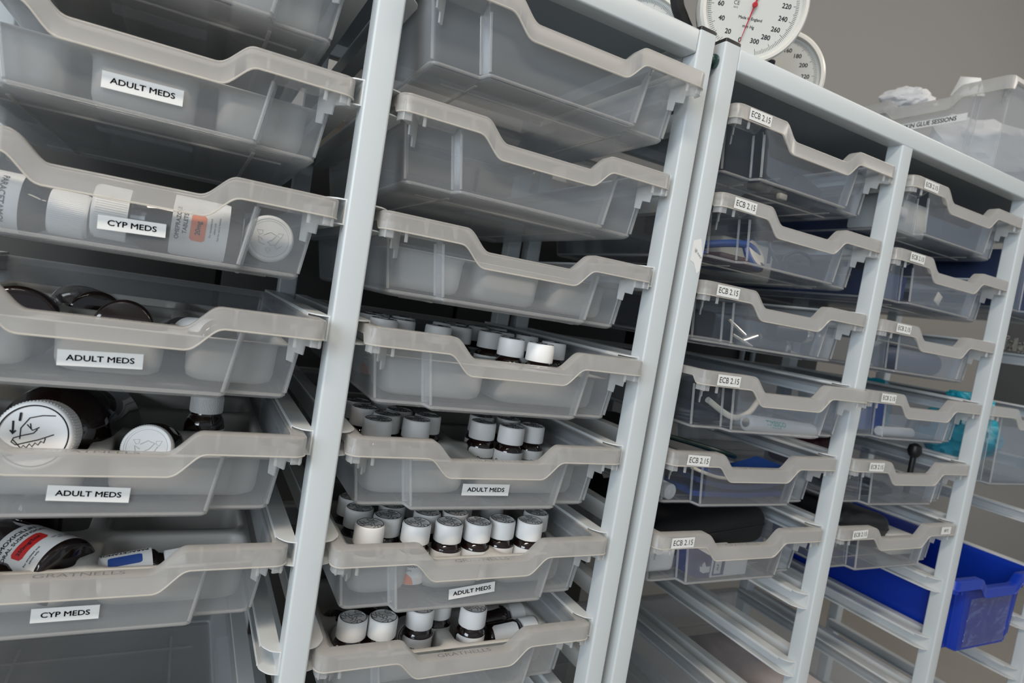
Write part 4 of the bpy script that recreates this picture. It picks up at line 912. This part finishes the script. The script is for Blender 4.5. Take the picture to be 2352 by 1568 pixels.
# crate on the rack top
TM['crate'] = build_tray_meshes('crate', 225, 'body', 'rim', 'tab', h=26)
m = TM['crate']
t = thing('storage_crate', 'tall clear crate on the rack top with SKIN GLUE SESSIONS strip, heaped with white tissue', 'crate', (1185, 254, 335), RZ(-90))
solid(obj('body', m['body'], t), 1.8); obj('moulded_edge', m['bead'], t); obj('rim', m['rim'], t); obj('rim_web', m['webs'], t); obj('rim_edge', m['edge'], t)
for q in m['tabs']: obj('stop_tab', q, t)
bm = B(); box(bm, (12, 13.2, -62), (150, .4, 15)); st = obj('sticker', mesh('sticker', bm, 'sticker', False), t, label='long white strip of lettering')
bm = B(); text(bm, 'SKIN GLUE SESSIONS', 12.5, front_fn(14, 12.8, -62), .05, sx=.92); obj('sticker_lettering', mesh('sticker_lettering', bm, 'blk', False), st)
crumple('tissue', 'crumpled white tissue heaped over the edge of the tall clear crate', 'tissue', (1250, 335, 352), 56, 78, 40, 'tissue', 11, n=40, amp=.4)
crumple('tissue', 'crumpled white tissue inside the tall clear crate', 'tissue', (1390, 240, 236), 170, 140, 98, 'tissue', 12, n=30)
bm = B(); n = 8; R_ = []
for i in range(n + 1):
    u = i / n; R_.append([bm.verts.new((20 * math.sin(u * 1.2), -30 + 2 * i, 45 * u)), bm.verts.new((20 * math.sin(u * 1.2) + 1, 30 - i, 45 * u + 8))])
for a, b in zip(R_, R_[1:]): bm.faces.new((a[0], a[1], b[1], b[0]))
o = one('paper_sheet', 'folded white paper standing up beside the rim of the tall clear crate', 'paper', (1225, 190, 322), bm, 'white', RZ(20)); solid(o, 1.0)
crumple('turquoise_film', 'turquoise film showing through the right end of the tall clear crate', 'film', (1480, 200, 230), 60, 90, 90, 'turq', 21)

# ------------------------------------------------------------------ behind the racks
def plain(name, label, cat, c, s, m, r=3, group=None):
    bm = B(); box(bm, (0, 0, 0), s, r); return one(name, label, cat, c, bm, m, group=group)
t = thing('dark_backing', 'added charcoal block behind the racks that darkens the gaps between trays', 'dark_backing', (-75, 790, -OZ))  # added dark mass that turns the gaps behind the trays near black
bm = B(); box(bm, (0, 0, 640), (1750, 360, 1280), 4); obj('carcass', mesh('carcass', bm, 'dark'), t)
for i in range(4):
    bm = B(); box(bm, (-652 + i * 435, -189, 640), (427, 16, 1240), 3); d = obj('door', mesh('door', bm, 'dark'), t)
    bm = B(); box(bm, (-652 + i * 435 + (190 if i % 2 == 0 else -190), -203, 700), (12, 14, 160), 4); obj('handle', mesh('handle', bm, 'panel'), d)
t = thing('upper_backing', 'added charcoal block darkening the gaps behind the upper clear trays', 'backing', (1230, 820, -330))  # second dark mass, added to deepen the gaps between the upper trays
bm = B(); box(bm, (0, 0, 215), (600, 350, 430), 4); obj('carcass', mesh('carcass', bm, 'dark'), t)
for i in (-1, 1):
    bm = B(); box(bm, (i * 150, -183, 215), (294, 14, 420), 3); d = obj('door', mesh('door', bm, 'dark'), t)
    bm = B(); box(bm, (i * 20, -196, 60), (10, 12, 120), 3); obj('handle', mesh('handle', bm, 'panel'), d)
# torn sticker on the post of the right rack
bm = B(); prism(bm, [(-9, 18), (2, 22), (5, 14), (8, 4), (8, -16), (4, -20), (-3, -8), (-9, -6)], -.25, 0)
t = thing('torn_sticker', 'torn clear sticker on the front of the post between the second and third columns', 'sticker', (X[3] + 14, -.1, -146), me=mesh('torn_sticker', bm, 'sticker', False))
bm = B(); text(bm, "'@ tracy", 4.4, front_fn(1, -.35, 4, -35), .0); obj('sticker_lettering', mesh('sticker_lettering', bm, 'blk', False), t)
# board and items beyond the right rack
t = thing('notice_board', 'charcoal board lettered Toilet beyond the right rack, at the right edge', 'board', (2620, 560, -160))
bm = B(); box(bm, (0, 0, 0), (620, 14, 330), 2); obj('board', mesh('board', bm, 'board'), t)
bm = B(); box(bm, (0, -8, 14), (620, 12, 26), 2); obj('rail', mesh('rail', bm, 'metal'), t, label='pale metal rail across the board')
bm = B(); text(bm, 'Toilet', 62, front_fn(-205, -7.6, 62), .1); obj('lettering', mesh('lettering', bm, 'dial', False), t)
# prune the helpers that never became part of the scene
for o in list(bpy.data.objects):
    if o.type == 'EMPTY' and o.parent is None and not [c for c in bpy.data.objects if c.parent == o]: bpy.data.objects.remove(o)
